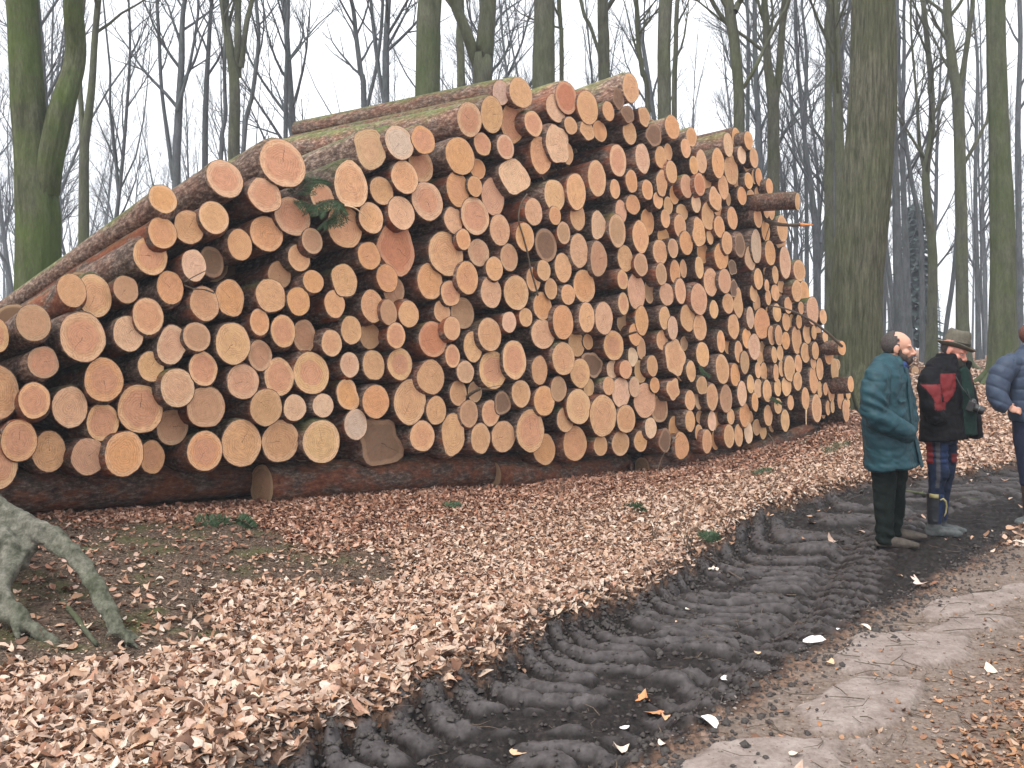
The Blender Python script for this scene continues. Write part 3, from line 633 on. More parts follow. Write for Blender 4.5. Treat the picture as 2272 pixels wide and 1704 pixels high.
def parse():
    out=[]
    for (ox,oy,sc),txt in T:
        for e in txt.split('|'):
            p=e.split(); fl=p[4] if len(p)>4 else ''
            a,b,c,d=[float(q) for q in p[:4]]
            out.append([ox+a/sc,oy+b/sc,c/sc,d/sc,fl])
    return out
LG=parse()
rl=random.Random(11)
def pile_Y(px,delta):
    t=(px-CX)/F
    return (-PX+PY-delta/Q2)/(1-t)
def pitch(px,py):
    x=px/1.027; y=py/1.027
    return -.055-.17*min(1,max(0,(1100-x)/1000))*min(1,max(0,(1000-y)/400))
def log_mesh_data(rng,rx,ry,L,kind,nseg=22,taper=.88,bend=.02):
    """body (bark) verts/faces + cut face verts/faces/uv, local: end centre at origin, runs along +Y"""
    ph=[rng.uniform(0,6.28) for _ in range(6)]
    irr={'k':.07,'K':.085}.get(kind,.017)
    lob=[rng.gauss(0,irr)*.8 for _ in range(5)]; jag=[rng.gauss(0,.006+irr*.08) for _ in range(nseg)]
    prof=[]
    for k in range(nseg):
        a=2*math.pi*k/nseg
        m=1+sum(lob[j]*math.sin((j+1 if j else 2)*a+ph[j]) for j in range(5))*.75+jag[k]
        prof.append(max(.6,m))
    ys=[0,.05,.2,.5,1.0,1.7,2.5,3.3,L]
    V=[];Fc=[]
    for j,y in enumerate(ys):
        tp=1-(1-taper)*y/L
        bx=bend*math.sin(y/L*3.1+ph[0]); bz=bend*math.sin(y/L*2.7+ph[1])
        sm=max(0,1-y/.9) if kind in('k','K') else max(.35,1-y/2)
        for k in range(nseg):
            a=2*math.pi*k/nseg
            m=1+(prof[k]-1)*sm+(rng.uniform(-.022,.022) if j else 0)
            V.append((rx*1.03*m*tp*math.cos(a)+bx*(y>0),y,ry*1.03*m*tp*math.sin(a)+bz*(y>0)))
    n=nseg
    for j in range(len(ys)-1):
        for k in range(n):
            q=(k+1)%n; Fc.append((j*n+k,(j+1)*n+k,(j+1)*n+q,j*n+q))
    Fc.append(tuple((len(ys)-1)*n+k for k in range(n-1,-1,-1)))
    # rim of bark around the cut: annulus from radius 1 to .97
    b=len(V)
    inset=1-min(.045,.0065/max(rx,.05))
    for k in range(n):
        V.append((V[k][0]*inset,-.002,V[k][2]*inset))
    for k in range(n):
        q=(k+1)%n; Fc.append((k,q,b+q,b+k))
    # cut face, fan of three rings, a touch uneven
    CV=[];CF=[];UV=[]
    rough={'k':.005,'K':.007}.get(kind,.002)
    tx,tz=rng.gauss(0,.05),rng.gauss(0,.05)
    for ri,rr in enumerate((1,.66,.33)):
        for k in range(n):
            x=V[b+k][0]*rr; z=V[b+k][2]*rr
            CV.append((x,-.003+rng.uniform(-rough,rough)*(ri>0)+0*(x*tx+z*tz),z)); a=2*math.pi*k/n
            UV.append((rr*math.cos(a),rr*math.sin(a)))
    CV.append((0,-.003,0)); UV.append((0,0)); c=len(CV)-1
    for ri in range(2):
        for k in range(n):
            q=(k+1)%n; CF.append((ri*n+k,ri*n+q,(ri+1)*n+q,(ri+1)*n+k))
    for k in range(n): CF.append((2*n+k,2*n+(k+1)%n,c))
    return V,Fc,CV,CF,UV
def tint(fl,rng):
    b=(.65,.375,.195)
    if 'o' in fl: b=(.66,.345,.16)
    if 'p' in fl: b=(.65,.385,.24)
    if 'w' in fl: b=(.70,.47,.31)
    if 'L' in fl: b=(.58,.38,.22)
    if 'G' in fl: b=(.62,.46,.36)
    if 'd' in fl: b=(.45,.27,.155)
    if 'y' in fl: b=(.66,.41,.21)
    if 'R' in fl: b=(.50,.20,.11)
    if 'D' in fl: b=(.17,.105,.07)
    if 'm' in fl: b=tuple(x*.86 for x in b)
    j=rng.uniform(.95,1.07); b=tuple(min(.8,x*j*rng.uniform(.96,1.04)) for x in b)
    h=.9 if 'h' in fl else (rng.uniform(0,.55) if rng.random()<.6 else 0)
    if 'D' in fl: h=0
    return b+(h,)
def frame(azd,dz,pos):
    a=R(azd); hxy=math.cos(math.atan(dz)); 
    ax=Vector((-math.sin(a)*hxy,math.cos(a)*hxy,math.sin(math.atan(dz))))
    e1=Vector((math.cos(a),math.sin(a),0)); up=e1.cross(ax)
    m=Matrix(((e1.x,ax.x,up.x,pos.x),(e1.y,ax.y,up.y,pos.y),(e1.z,ax.z,up.z,pos.z),(0,0,0,1)))
    return m
PITCH_SPECIAL={}
entries=[]
for i,(px,py,w,h,fl) in enumerate(LG):
    rng=random.Random(1000+i)
    de=rng.gauss(.01,.026); de=max(-.04,min(.07,de))
    if 'b' in fl: de=-.085-rng.uniform(0,.05)
    azd=AZ+rng.gauss(0,1.8); dz=pitch(px,py)+rng.gauss(0,.012)
    L=rng.uniform(3.8,4.15)
    if 'P' in fl: de=.62; azd=57; dz=.02
    if 'Q' in fl: de=.30
    if 't' in fl and px<640: dz=-.21 if px<560 else -.18; L=3.9
    if i==0: dz=-.25; azd=47; L=7.5
    if 'G' in fl and 't' in fl and px>1100: dz=.0; L=3.7     # the long top log
    if 900<px<1140 and py<290: dz=.045; L=3.75
    if px<420 and py<900: L=5.6
    Y=pile_Y(px,de); t=(px-CX)/F
    a=R(azd); k=max(.25,math.cos(a)-t*math.sin(a))
    ry=h*Y/F; rx=w*Y/(F*k)
    rx=min(max(rx,ry*.66),ry*1.25)*1.02; ry*=1.02
    if 'P' in fl: rx=ry*.95
    entries.append(dict(i=i,px=px,py=py,w=w,h=h,fl=fl,Y=Y,de=de,az=azd,dz=dz,L=L,rx=rx,ry=ry,pos=at(px,py,Y),area=w*h*(.55 if 'b' in fl else 1)))
print('LOGS',len(entries))
order=sorted(entries,key=lambda e:-e['area'])
NIND=294
indiv=sorted(order[:NIND],key=lambda e:e['i']); rest=order[NIND:]
# ---- labels: landmarks described by hand, the others by look and place beside a landmark
LANDMARKS=[(553,336,'the biggest pink-hearted log at the crest','largest log end, round and pink-hearted, highest at the left end of the crest'),
(361,441,'the topmost far-left log','tan log highest at far left, its long bark side sloping down leftward'),
(184,747,'the big left ringed log','big round ringed log end with a pale rim, left part of the stack'),
(499,397,'the pink log with a white streak','pink-hearted log end with a white streak at its upper left'),
(469,581,'the dark mouldy log','dark brown mouldy log end tucked beside a pale one'),
(381,765,'the split pointed log','pale log end with pointed top and dark dirty crack across its lower half'),
(312,907,'the large lower-left ringed log','large ringed log end with a small crack at its top, lower left'),
(821,330,'the cracked oval log','tan oval log end with dark cracks, standing out from the sloping crest'),
(886,316,'the whitish log','whitish-grey log end with a bluish upper rim near the crest'),
(898,393,'the log with a jagged crack','log end with a jagged dark crack running through it'),
(779,409,'the black-edged log','large log end with a black bark edge along its upper right'),
(880,550,'the red knobbly log','large reddish knobbly log end with wavy outline'),
(990,563,'the big orange pale-rimmed log','big orange-tan log end with a pale rim right of the red knobbly one'),
(844,981,'the dark root-flare log','dark angular root-flared log end in the bottom row'),
(910,892,'the big saw-lined log','big upright oval log end with fine saw lines, second tier from the bottom'),
(887,808,'the yellow-rimmed striped log','yellow-rimmed log end with an orange striped heart'),
(1111,205,'the long top log','whitish log end whose long thin trunk lies along the very top of the stack'),
(1155,206,'the round crest log','round ringed log end on the crest beside the long thin top log'),
(1041,265,'the mossy pink log','pink log end with bright green moss along its trunk'),
(1256,217,'the bright orange-pink log','orange-pink angular log end near the crest'),
(1141,391,'the splintered log','splintered pale log end with torn vertical fibres and ragged bottom'),
(1237,320,'the fibrous pale log','fuzzy torn pale log end leaning on a smooth oval one'),
(1399,195,'the highest log','highest log end of the whole stack, pale with a small pith spot'),
(1451,299,'the black rotten log','blackened rotten log end below the mossy trunk'),
(1211,544,'the grey-stained log','log end with blue-grey stain down its middle'),
(1145,649,'the large central orange log','large orange log end with pale rim in the middle of the stack'),
(1412,647,'the tall pale-pink log','tall pale pink log end with a fine ring line'),
(1313,809,'the brown bark stump','brown rough bark-covered stump end set among clean cut ones'),
(1338,922,'the huge yellow-orange log','huge yellow-orange log end in the lower middle'),
(1498,793,'the double-lobed log','tall two-lobed log end with a notch at its lower right'),
(1005,964,'the teardrop log','teardrop-shaped log end with a white pointed bottom'),
(1177,956,'the tall bottom-row log','tall oval log end with a white split at its top in the bottom row'),
(1593,362,'the tall orange top-right log','tall orange oval log end below the top right edge'),
(1622,377,'the pale wide top-right log','wide pale log end with a shaggy top near the right crest'),
(1769,447,'the jutting log','log jutting far out of the right side with its bark in view'),
(1742,582,'the tall pale right-edge log','tall narrow pale log end close to the right edge'),
(1773,600,'the three-knot log','log end with dark knots, outermost at the right edge'),
(1550,664,'the wide pale-pink log','wide pale pink log end with a nicked lower right'),
(1690,718,'the dark orange log','large dark orange log end in the right part of the stack'),
(1867,772,'the log with a stick','short log poking out at the right edge with a thin branch across it'),
(1803,689,'the big pink right log','big pink oval log end near the right edge'),
(1602,819,'the stained right log','large log end with grey stain at its lower left'),
(1812,906,'the tall bottom-right log','tall smooth log end standing over the red base log at bottom right'),
(1876,911,'the last right log','narrow tall log end at the very bottom right of the stack'),
(1480,262,None,None)]
LANDMARKS=[l for l in LANDMARKS if l[2]]
lm_of={}
used=set()
for (x,y,short,lab) in LANDMARKS:
    e=min((e for e in indiv if e['i'] not in used),key=lambda e:math.hypot(e['px']-x,e['py']-y))
    used.add(e['i']); e['label']=lab; lm_of[e['i']]=(e['px'],e['py'],short)
def look(e):
    fl=e['fl']; sz=max(e['rx'],e['ry'])
    a='large ' if sz>.21 else ('small ' if sz<.135 else '')
    if 'D' in fl: c='dark dirty'
    elif 'm' in fl: c='mottled'
    elif 'R' in fl: c='reddish'
    elif 'h' in fl: c='pink-hearted'
    elif 'y' in fl: c='yellow-rimmed'
    elif 'w' in fl or 'G' in fl: c='pale'
    elif 'd' in fl: c='dim brown'
    elif 'o' in fl: c='orange'
    elif 'p' in fl: c='pinkish'
    else: c='tan'
    if 'k' in fl and 'D' not in fl: c='ragged '+c
    return a+c
DIRN=['right of','above right of','above','above left of','left of','below left of','below','below right of']
cells={}
for e in indiv:
    if 'label' in e: continue
    k=min(lm_of,key=lambda q:math.hypot(e['px']-lm_of[q][0],(e['py']-lm_of[q][1])))
    lx,ly,short=lm_of[k]; an=math.degrees(math.atan2(ly-e['py'],e['px']-lx))%360
    di=int(((an+22.5)%360)//45)
    cells.setdefault((k,di),[]).append(e)
ORD=['','second ','third ','fourth ','fifth ','sixth ','seventh ','eighth ','ninth ','tenth ','eleventh ','twelfth ']
for (k,di),es in cells.items():
    lx,ly,short=lm_of[k]
    es.sort(key=lambda e:math.hypot(e['px']-lx,e['py']-ly))
    for j,e in enumerate(es):
        pre=look(e)+' log end, '
        e['label']=pre+(('nearest ' if len(es)>1 and j==0 else ORD[j] if len(es)>1 else 'just '))+DIRN[di]+' '+short
def barkcol(e,rng):
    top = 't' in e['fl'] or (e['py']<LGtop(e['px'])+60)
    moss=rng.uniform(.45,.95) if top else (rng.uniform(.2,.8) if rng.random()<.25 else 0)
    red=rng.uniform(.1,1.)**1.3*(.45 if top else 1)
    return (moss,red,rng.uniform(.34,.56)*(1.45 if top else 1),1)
OUT=[(0,600),(370,405),(600,310),(800,290),(1000,225),(1100,180),(1380,165),(1450,255),(1600,285),(1650,410),(1720,560),(1740,640),(1790,770),(1830,850),(1845,900)]
OUT=[(a*1.027,b*1.027) for a,b in OUT]
def LGtop(px): return float(np.interp(px,[a for a,_ in OUT],[b for _,b in OUT]))
GRP='sawn logs piled in the big stack'
for e in indiv:
    rng=random.Random(5000+e['i']); fl=e['fl']
    kind='K' if 'K' in fl else 'k' if 'k' in fl else ''
    V,Fc,CV,CF,UV=log_mesh_data(rng,e['rx'],e['ry'],e['L'],kind,taper=.86 if e['i'] else .8)
    o=mesh_obj('log',V,Fc,M['bark']); o.matrix_world=frame(e['az'],e['dz'],e['pos']); o.color=barkcol(e,rng)
    tag(o,e['label'],'log',GRP)
    c=mesh_obj('cut_end',CV,CF,M['cut'],o,uv=UV); c.color=tint(fl,rng)
# smallest remaining ends as one object
def stuff_logs(name,ents,label):
    V=[];Fc=[];mi=[];uv=[];mats=[M['bark_s'],M['cut_s']];cc=[]
    for e in ents:
        rng=random.Random(5000+e['i']); kind='k' if 'k' in e['fl'] else ''
        BV,BF,CV,CF,UV=log_mesh_data(rng,e['rx'],e['ry'],e['L'],kind,nseg=14)
        m=frame(e['az'],e['dz'],e['pos']); tc=tint(e['fl'],rng)
        if e.get('inner'): tc=(.20,.12,.07,0)  # inner ends coloured dark, painting in the shade of the gaps
        b=len(V); V+=[m@Vector(v) for v in BV]; Fc+=[tuple(q+b for q in f) for f in BF]; mi+=[0]*len(BF); uv+=[(0,0)]*len(BV); cc+=[tc]*len(BV)
        b=len(V); V+=[m@Vector(v) for v in CV]; Fc+=[tuple(q+b for q in f) for f in CF]; mi+=[1]*len(CF); uv+=UV; cc+=[tc]*len(CV)
    o=mesh_obj(name,V,Fc,mats,midx=mi,uv=uv,col={'tint':np.array(cc)}); 
    o.color=(.1,.3,.34,1)
    return tag(o,label,'logs',kind='stuff')
def cut_s():
    t=NT('cut_wood_small',.75,.25); uv=t.N('ShaderNodeTexCoord').outputs['UV']; p=t.pos()
    ln=t.N('ShaderNodeVectorMath',operation='LENGTH'); t.link(uv,ln.inputs[0]); r=ln.outputs['Value']
    n=t.noise(p,9,4); rg=t.math('SINE',t.math('MULTIPLY',t.math('ADD',r,t.math('MULTIPLY',n,.2)),60))
    c=t.attr('tint'); c=t.mix(1,c,t.ramp(n,[(.3,.75),(.7,1.12)]),'MULTIPLY')
    c=t.mix(t.math('MULTIPLY_ADD',rg,.09,.09),c,(.32,.15,.07))
    c=t.mix(t.math('MULTIPLY',t.math('MULTIPLY_ADD',r,9,-7.3,clamp=True),.4),c,(.72,.52,.30))
    t.col(c); t.bump(t.noise(p,80,3),.3,.005); return t.m
M['cut_s']=cut_s(); M['bark_s']=M['bark']
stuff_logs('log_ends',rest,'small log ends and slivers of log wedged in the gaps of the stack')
# logs deeper in the stack, seen dimly in the gaps
inner=[]
def cand():
    s=-1.2
    k=0
    while s<13.6:
        z=.35; row=0
        while z<5:
            ss=s+(.17 if row%2 else 0)
            x=PX+ss*Q2;y=PY+ss*Q2
            de=-.62-random.Random(k).uniform(0,.25)
            x+=de*Q2; y-=de*Q2
            px=CX+x/y*F; py=HZ-(z-CAMZ)/y*F
            yield k,px,py,x,y,z
            z+=.29; row+=1; k+=1
        s+=.34
base_y=lambda px: float(np.interp(px,[0,580,1100,1440,1750,1890],[1050,1015,1000,975,935,915]))
for k,px,py,x,y,z in cand():
    g=float(h_base(np.array([x]),np.array([y]))[0])
    if z<g+.33: continue
    lim=LGtop(px) if px>0 else 620
    lim+= 62 if px>1000 else 95
    if px>1840: continue
    if py<lim: continue
    if px>1700 and py<lim+30: continue
    inner.append(dict(i=20000+k,px=px,py=py,fl='',az=AZ,dz=pitch(px,py),L=3.0,rx=.165,ry=.165,pos=Vector((x,y,z)),inner=True))
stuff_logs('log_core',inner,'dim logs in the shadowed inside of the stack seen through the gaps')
print('INNER',len(inner),'REST',len(rest))
# ---- base logs lying along the foot of the stack
def base_log(p0,p1,r,lab,endcol,seed):
    rng=random.Random(seed); p0=Vector(p0);p1=Vector(p1); L=(p1-p0).length
    V,Fc,CV,CF,UV=log_mesh_data(rng,r,r*1.05,L,'',nseg=24,taper=.95,bend=.03)
    ysc=L/L
    ax=(p1-p0).normalized(); e1=ax.cross(Vector((0,0,1))).normalized(); up=e1.cross(ax)
    m=Matrix(((e1.x,ax.x,up.x,p0.x),(e1.y,ax.y,up.y,p0.y),(e1.z,ax.z,up.z,p0.z),(0,0,0,1)))
    # lengthwise stations were laid for 4 m: stretch them
    V=[(v[0],(v[1]/3.3*L*.8 if v[1]<=3.3 else L),v[2]) for v in V]
    o=mesh_obj('base_log',V,Fc,M['bark']); o.matrix_world=m; o.color=(.1,.75,.30,1); tag(o,lab,'log','base logs under the stack')  # bark darkened: shade of the overhanging logs put into the colour
    c=mesh_obj('cut_end',CV,CF,M['cut'],o,uv=UV); c.color=endcol
pts=[(-560,1120,-.26),(581,1078,-.26),(1091,1053,-.26),(1425,1036,-.26)]
P=[]
for px,py,de in pts:
    P.append(at(px,py,pile_Y(px,de)))
END=at(1835,944,pile_Y(1835,-.05))
MID=at(1660,1002,pile_Y(1660,-.12))
u=Vector((Q2,Q2,0))
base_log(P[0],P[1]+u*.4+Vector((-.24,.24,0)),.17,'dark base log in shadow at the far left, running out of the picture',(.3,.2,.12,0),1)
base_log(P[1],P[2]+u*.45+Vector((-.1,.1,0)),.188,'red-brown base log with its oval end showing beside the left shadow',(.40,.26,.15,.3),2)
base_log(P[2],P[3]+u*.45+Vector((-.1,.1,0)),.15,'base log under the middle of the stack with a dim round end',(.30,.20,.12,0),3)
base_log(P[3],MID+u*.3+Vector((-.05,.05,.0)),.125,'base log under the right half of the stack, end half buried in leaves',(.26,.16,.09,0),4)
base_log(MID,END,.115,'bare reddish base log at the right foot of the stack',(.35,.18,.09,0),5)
# ------------------------------------------------------------------ trees
class NB:
    """fast tube collector"""
    def __init__(s): s.V=[];s.F=[];s.n=0
    def tube(s,pts,rad,n):
        P=np.asarray(pts,dtype=float); rad=np.asarray(rad,dtype=float); m=len(P)
        T=np.gradient(P,axis=0); T/=np.linalg.norm(T,axis=1,keepdims=True)+1e-9
        ref=np.array([1.,.13,.07]) if abs(T[:,0]).max()<.9 else np.array([.05,1.,.1])
        U=ref-T*(T@ref)[:,None]; U/=np.linalg.norm(U,axis=1,keepdims=True); W=np.cross(T,U)
        a=np.arange(n)*2*np.pi/n
        V=P[:,None]+rad[:,None,None]*(U[:,None]*np.cos(a)[None,:,None]+W[:,None]*np.sin(a)[None,:,None])
        i=(np.arange(m-1)[:,None]*n+np.arange(n)[None,:]); j=(np.arange(m-1)[:,None]*n+(np.arange(n)[None,:]+1)%n)
        s.F.append(np.stack([i,j,j+n,i+n],-1).reshape(-1,4)+s.n); s.V.append(V.reshape(-1,3)); s.n+=m*n
    def build(s,name,mat,parent=None):
        return mesh_obj(name,np.concatenate(s.V),np.concatenate(s.F),mat,parent)
def grow(nb,rng,p,d,L,r0,lev,maxlev,dens=1.,gnarl=.10,up=.10):
    m=[9,7,5,4][min(lev,3)]; sides=[8,5,4,3][min(lev,3)]
    pts=[np.array(p,float)]; dirs=[]; d=np.array(d,float)
    for i in range(m-1):
        d=d+rng.normal(0,gnarl,3); d[2]+=up; d/=np.linalg.norm(d); dirs.append(d.copy())
        pts.append(pts[-1]+d*L/(m-1))
    tt=np.linspace(0,1,m); rad=r0*(1-tt*.82)
    nb.tube(pts,rad,sides)
    if lev>=maxlev: return
    nk=int([0,6,5,4][min(lev,3)]*dens+rng.uniform(0,1))
    for k in range(nk):
        f=rng.uniform(.22,.97); q=f*(m-1); i=min(int(q),m-2); pos=pts[i]+(pts[i+1]-pts[i])*(q-i); dd=dirs[i]
        side=np.cross(dd,rng.normal(0,1,3)); side/=np.linalg.norm(side)+1e-9
        an=rng.uniform(.35,.75); nd=dd*math.cos(an)+side*math.sin(an)
        grow(nb,rng,pos,nd,L*rng.uniform(.38,.62)*(1.1-f*.4),r0*(1-f*.75)*.58,lev+1,maxlev,dens,gnarl,up)
def path_at(pts,f):
    q=f*(len(pts)-1); i=min(int(q),len(pts)-2); return pts[i]+(pts[i+1]-pts[i])*(q-i), pts[i+1]-pts[i]
def crown_on(nb,rng,pts,rad,start,n,blen,maxlev=3,dens=1.,spread=(.45,.95)):
    pts=[np.array(p) for p in pts]
    for k in range(n):
        f=start+(1-start)*((k+rng.uniform(0,1))/n)
        pos,dd=path_at(pts,f); dd=dd/np.linalg.norm(dd); r=np.interp(f,np.linspace(0,1,len(rad)),rad)
        a=rng.uniform(0,6.28); an=rng.uniform(*spread)
        h=np.array([math.cos(a),math.sin(a),0]); nd=dd*math.cos(an)+h*math.sin(an)
        grow(nb,rng,pos,nd,blen*rng.uniform(.6,1.1)*(1.15-.55*f),min(r*.55,.02+.012*blen),1,maxlev,dens)
def roots_flare(nb,rng,base,r,n=6,L=1.2):
    for k in range(n):
        a=6.28*k/n+rng.uniform(-.3,.3); c,s=math.cos(a),math.sin(a)
        pts=[]; 
        for t in np.linspace(0,1,6):
            rr=r*.5+L*t**1.2*rng.uniform(.9,1.1); x=base[0]+c*rr; y=base[1]+s*rr
            pts.append((x,y,hz(x,y)+r*1.6*(1-t)**2.5-.04*t-.02))
        nb.tube(pts,[r*.42*(1-.75*t) for t in np.linspace(0,1,6)],7)
def smooth_path(pts,n):
    """Catmull-Rom"""
    P=[np.array(p,float) for p in pts]; P=[2*P[0]-P[1]]+P+[2*P[-1]-P[-2]]
    out=[]; seg=len(P)-3
    for i in range(n):
        q=i/(n-1)*seg; k=min(int(q),seg-1); t=q-k; a,b,c,d=P[k:k+4]
        out.append(.5*((2*b)+(c-a)*t+(2*a-5*b+4*c-d)*t*t+(3*b-3*c+d-a)*t**3))
    return out
def spec_tree(lab,Y,stems,mat='beech',height=20,group=None,crown=(.5,10,3.2),seed=0,flare=.0,sides=14,name='beech_tree',furrow=0):
    """stems: list of [(px,py,halfwidth px)...] bottom to top, in photograph pixels at distance Y; first stem starts at the ground"""
    rng=np.random.default_rng(seed)
    tr=NB();cr=NB(); base=None
    for si,st in enumerate(stems):
        P=[];Rr=[]
        for px,py,hw in st:
            p=at(px,py,Y); P.append([p.x,p.y+ (0 if si==0 else .12*rng.uniform(-1,1)),p.z]); Rr.append(hw*Y/F)
        if si==0:
            g=hz(P[0][0],Y); P[0][2]=min(P[0][2],g)-.15; base=(P[0][0],Y)
        # carry on above the frame
        d=np.array(P[-1])-np.array(P[-2]); d/=np.linalg.norm(d); d=d*.55+np.array([0,0,.45]); d/=np.linalg.norm(d)
        top=np.array(P[-1]); rem=max(2.5,height*rng.uniform(.85,1.05)-top[2])
        for k in range(1,5):
            q=top+d*rem*k/4+rng.normal(0,.12,3)*[1,1,0]; P.append(list(q)); Rr.append(Rr[len(st)-1]*(1-.22*k))
        n=26; SP=smooth_path(P,n); SR=np.interp(np.linspace(0,1,n),np.linspace(0,1,len(Rr)),Rr)
        if si==0: SR=SR*(1+.35*np.exp(-np.linspace(0,1,n)*28))
        SR=SR*(1+rng.normal(0,.012,n))
        if furrow:
            nn=120; SP2=smooth_path(P,nn); SR2=np.interp(np.linspace(0,1,nn),np.linspace(0,1,n),SR); SP,SR=SP2,SR2; tr.tube(SP,SR,sides)
            v=tr.V[-1].reshape(nn,sides,3); ax=np.array(SP)[:,None]; an=np.arange(sides)*6.2832/sides
            zz=v[:,:,2]; fa=fbm(an[None,:]*9+np.sin(zz*1.3)*.3,zz*.8,4,7); fb=fbm(an[None,:]*2.2,zz*.35,2,9)
            v+= (v-ax)/(SR[:,None,None])*(((fa-.5)*.10+(fb-.5)*.10)*furrow)[:,:,None]
        else: tr.tube(SP,SR,sides)
        f0,nb_,bl=crown
        crown_on(cr,rng,SP,SR,f0,int(nb_/(1 if si==0 else 2)+.5),bl)
    root=empty(name,(base[0],base[1],hz(*base)))
    if flare: roots_flare(tr,rng,(base[0],base[1],0),stems[0][0][2]*Y/F,7,flare)
    inv=Matrix.Translation(-root.location)
    for nb,nm in ((tr,'trunk'),(cr,'crown')):
        if nb.n:
            o=nb.build(nm,M[mat],root); o.data.transform(inv)
    tag(root,lab,'tree',group)
    return root
G='beech trees behind the log stack'
# the big ones, near
spec_tree('thick mossy beech forking low into two stems, at the far left behind the stack',14.5,
 [[(84,620,47),(85,560,44),(82,450,44),(68,300,37),(58,180,34),(48,0,33),(42,-120,32)],[(104,430,26),(118,350,28),(142,230,25),(158,120,21),(166,0,20),(172,-120,19)]],'mossy',20,crown=(.55,9,3.5),seed=1,sides=48,furrow=.45)
spec_tree('huge old beech with furrowed olive bark standing behind the man in the teal coat',18.6,
 [[(1899,925,60),(1900,860,57),(1900,760,55),(1902,640,55),(1911,520,54),(1922,400,53),(1931,280,50),(1936,150,47),(1935,0,45),(1933,-150,42)]],'oldbark',22,crown=(.6,8,4),seed=2,flare=.9,sides=160,furrow=1)
spec_tree('straight grey beech with dark bark scars behind the crest, left of the forked one',17,
 [[(946,420,29),(948,300,28),(949,180,27.5),(950,60,26.5),(952,-80,25)]],'beechgreen',21,G,crown=(.6,8,3.5),seed=3,sides=40,furrow=.25)
spec_tree('beech forking into a leaning left limb and a thick right stem behind the crest',18,
 [[(1070,420,21),(1070,200,20),(1072,130,21),(1078,70,19),(1083,0,17),(1086,-90,16)],[(1062,150,12),(1048,110,13),(1030,60,12),(1014,20,12),(1000,-20,11),(990,-90,10)]],'beech',20,G,crown=(.5,9,3),seed=4,sides=16)
spec_tree('slim beech just left of the forked tree behind the crest',22,
 [[(1024,420,9),(1023,180,9),(1020,90,8.5),(1022,0,8)]],'beech',19,G,crown=(.35,12,2.8),seed=5)
spec_tree('straight pale-grey beech behind the highest logs, middle of the picture',18.5,
 [[(1206,420,26),(1206,200,25),(1207,100,24),(1208,0,23),(1209,-80,22)]],'beech',21,G,crown=(.6,8,3.2),seed=6,sides=18)
spec_tree('thin sapling close to the right side of the straight pale-grey beech',20,
 [[(1247,420,5),(1246,150,5),(1244,60,5),(1240,0,5)]],'beech',15,G,crown=(.25,12,2),seed=7)
spec_tree('narrow beech with spreading low branches behind the highest log end',21,
 [[(1341,420,14),(1340,160,13),(1338,60,12.5),(1337,0,12),(1336,-60,11)],[(1340,150,4),(1310,60,4),(1290,0,4)]],'beech',20,G,crown=(.3,14,3.2),seed=8)
spec_tree('greenish beech with a clean trunk above the black rotten log',19.5,
 [[(1476,420,16),(1474,240,15),(1473,120,14.5),(1475,40,15),(1480,-60,15)]],'beech',20,G,crown=(.5,9,3),seed=9)
spec_tree('dark slim tree leaning left against the greenish clean-trunked beech',23,
 [[(1440,420,6),(1438,250,6),(1425,160,5.5),(1415,80,5),(1412,0,5)]],'beech',17,G,crown=(.25,14,2.6),seed=10)
spec_tree('tree rising straight behind the greenish beech on its right side',25,
 [[(1497,420,6),(1496,240,6),(1499,120,5.5),(1503,0,5)]],'beech',18,G,crown=(.25,12,2.6),seed=11)
spec_tree('Y-branched beech with a long limb sweeping up right, behind the right crest',20,
 [[(1641,460,13),(1640,290,12),(1638,190,11.5),(1630,100,12),(1620,30,12),(1612,-60,10)],[(1650,195,4.5),(1675,150,4.5),(1700,100,4.2),(1730,40,4),(1752,-10,3.5)],[(1628,30,7),(1640,5,7),(1652,-30,6)]],'beech',20,G,crown=(.35,10,3),seed=12)
spec_tree('very thin dark pole-like tree right of the Y-branched beech',24,
 [[(1659,520,4),(1659,290,4),(1660,150,4),(1656,0,3.5)]],'beech_far',17,G,crown=(.2,10,2),seed=13)
spec_tree('grey tree splitting into two upright stems at the level of the right crest',22,
 [[(1718,560,14),(1716,350,13),(1715,225,13),(1703,140,9),(1700,60,8),(1696,0,7)],[(1722,225,8),(1730,150,8),(1736,60,7.5),(1740,0,7)]],'beech',19,G,crown=(.25,13,2.8),seed=14)
spec_tree('slender grey beech, left one of the pair beside the huge furrowed beech',24,
 [[(1842,830,12),(1840,560,10),(1838,300,9),(1838,150,7),(1840,0,6)]],'beech',20,G,crown=(.3,12,2.8),seed=15)
spec_tree('slender grey beech, right one of the pair beside the huge furrowed beech',21,
 [[(1866,830,13),(1864,560,11),(1862,300,10),(1856,120,8.5),(1852,0,8)]],'beech',20,G,crown=(.3,12,2.8),seed=16)
spec_tree('thin dark tree with a side limb rising from the jutting log',26,
 [[(1812,830,8),(1812,560,8),(1800,420,6),(1788,330,5),(1775,200,4),(1765,60,4)],[(1818,540,5),(1832,500,5),(1838,460,4)]],'beech_far',18,G,crown=(.2,14,2.6),seed=17)
spec_tree('thin grey tree seen between the jutting log and the thin dark tree',28,
 [[(1790,830,5),(1790,600,5),(1789,430,4),(1785,300,4),(1790,120,3.5)]],'beech_far',18,G,crown=(.2,12,2.6),seed=18)
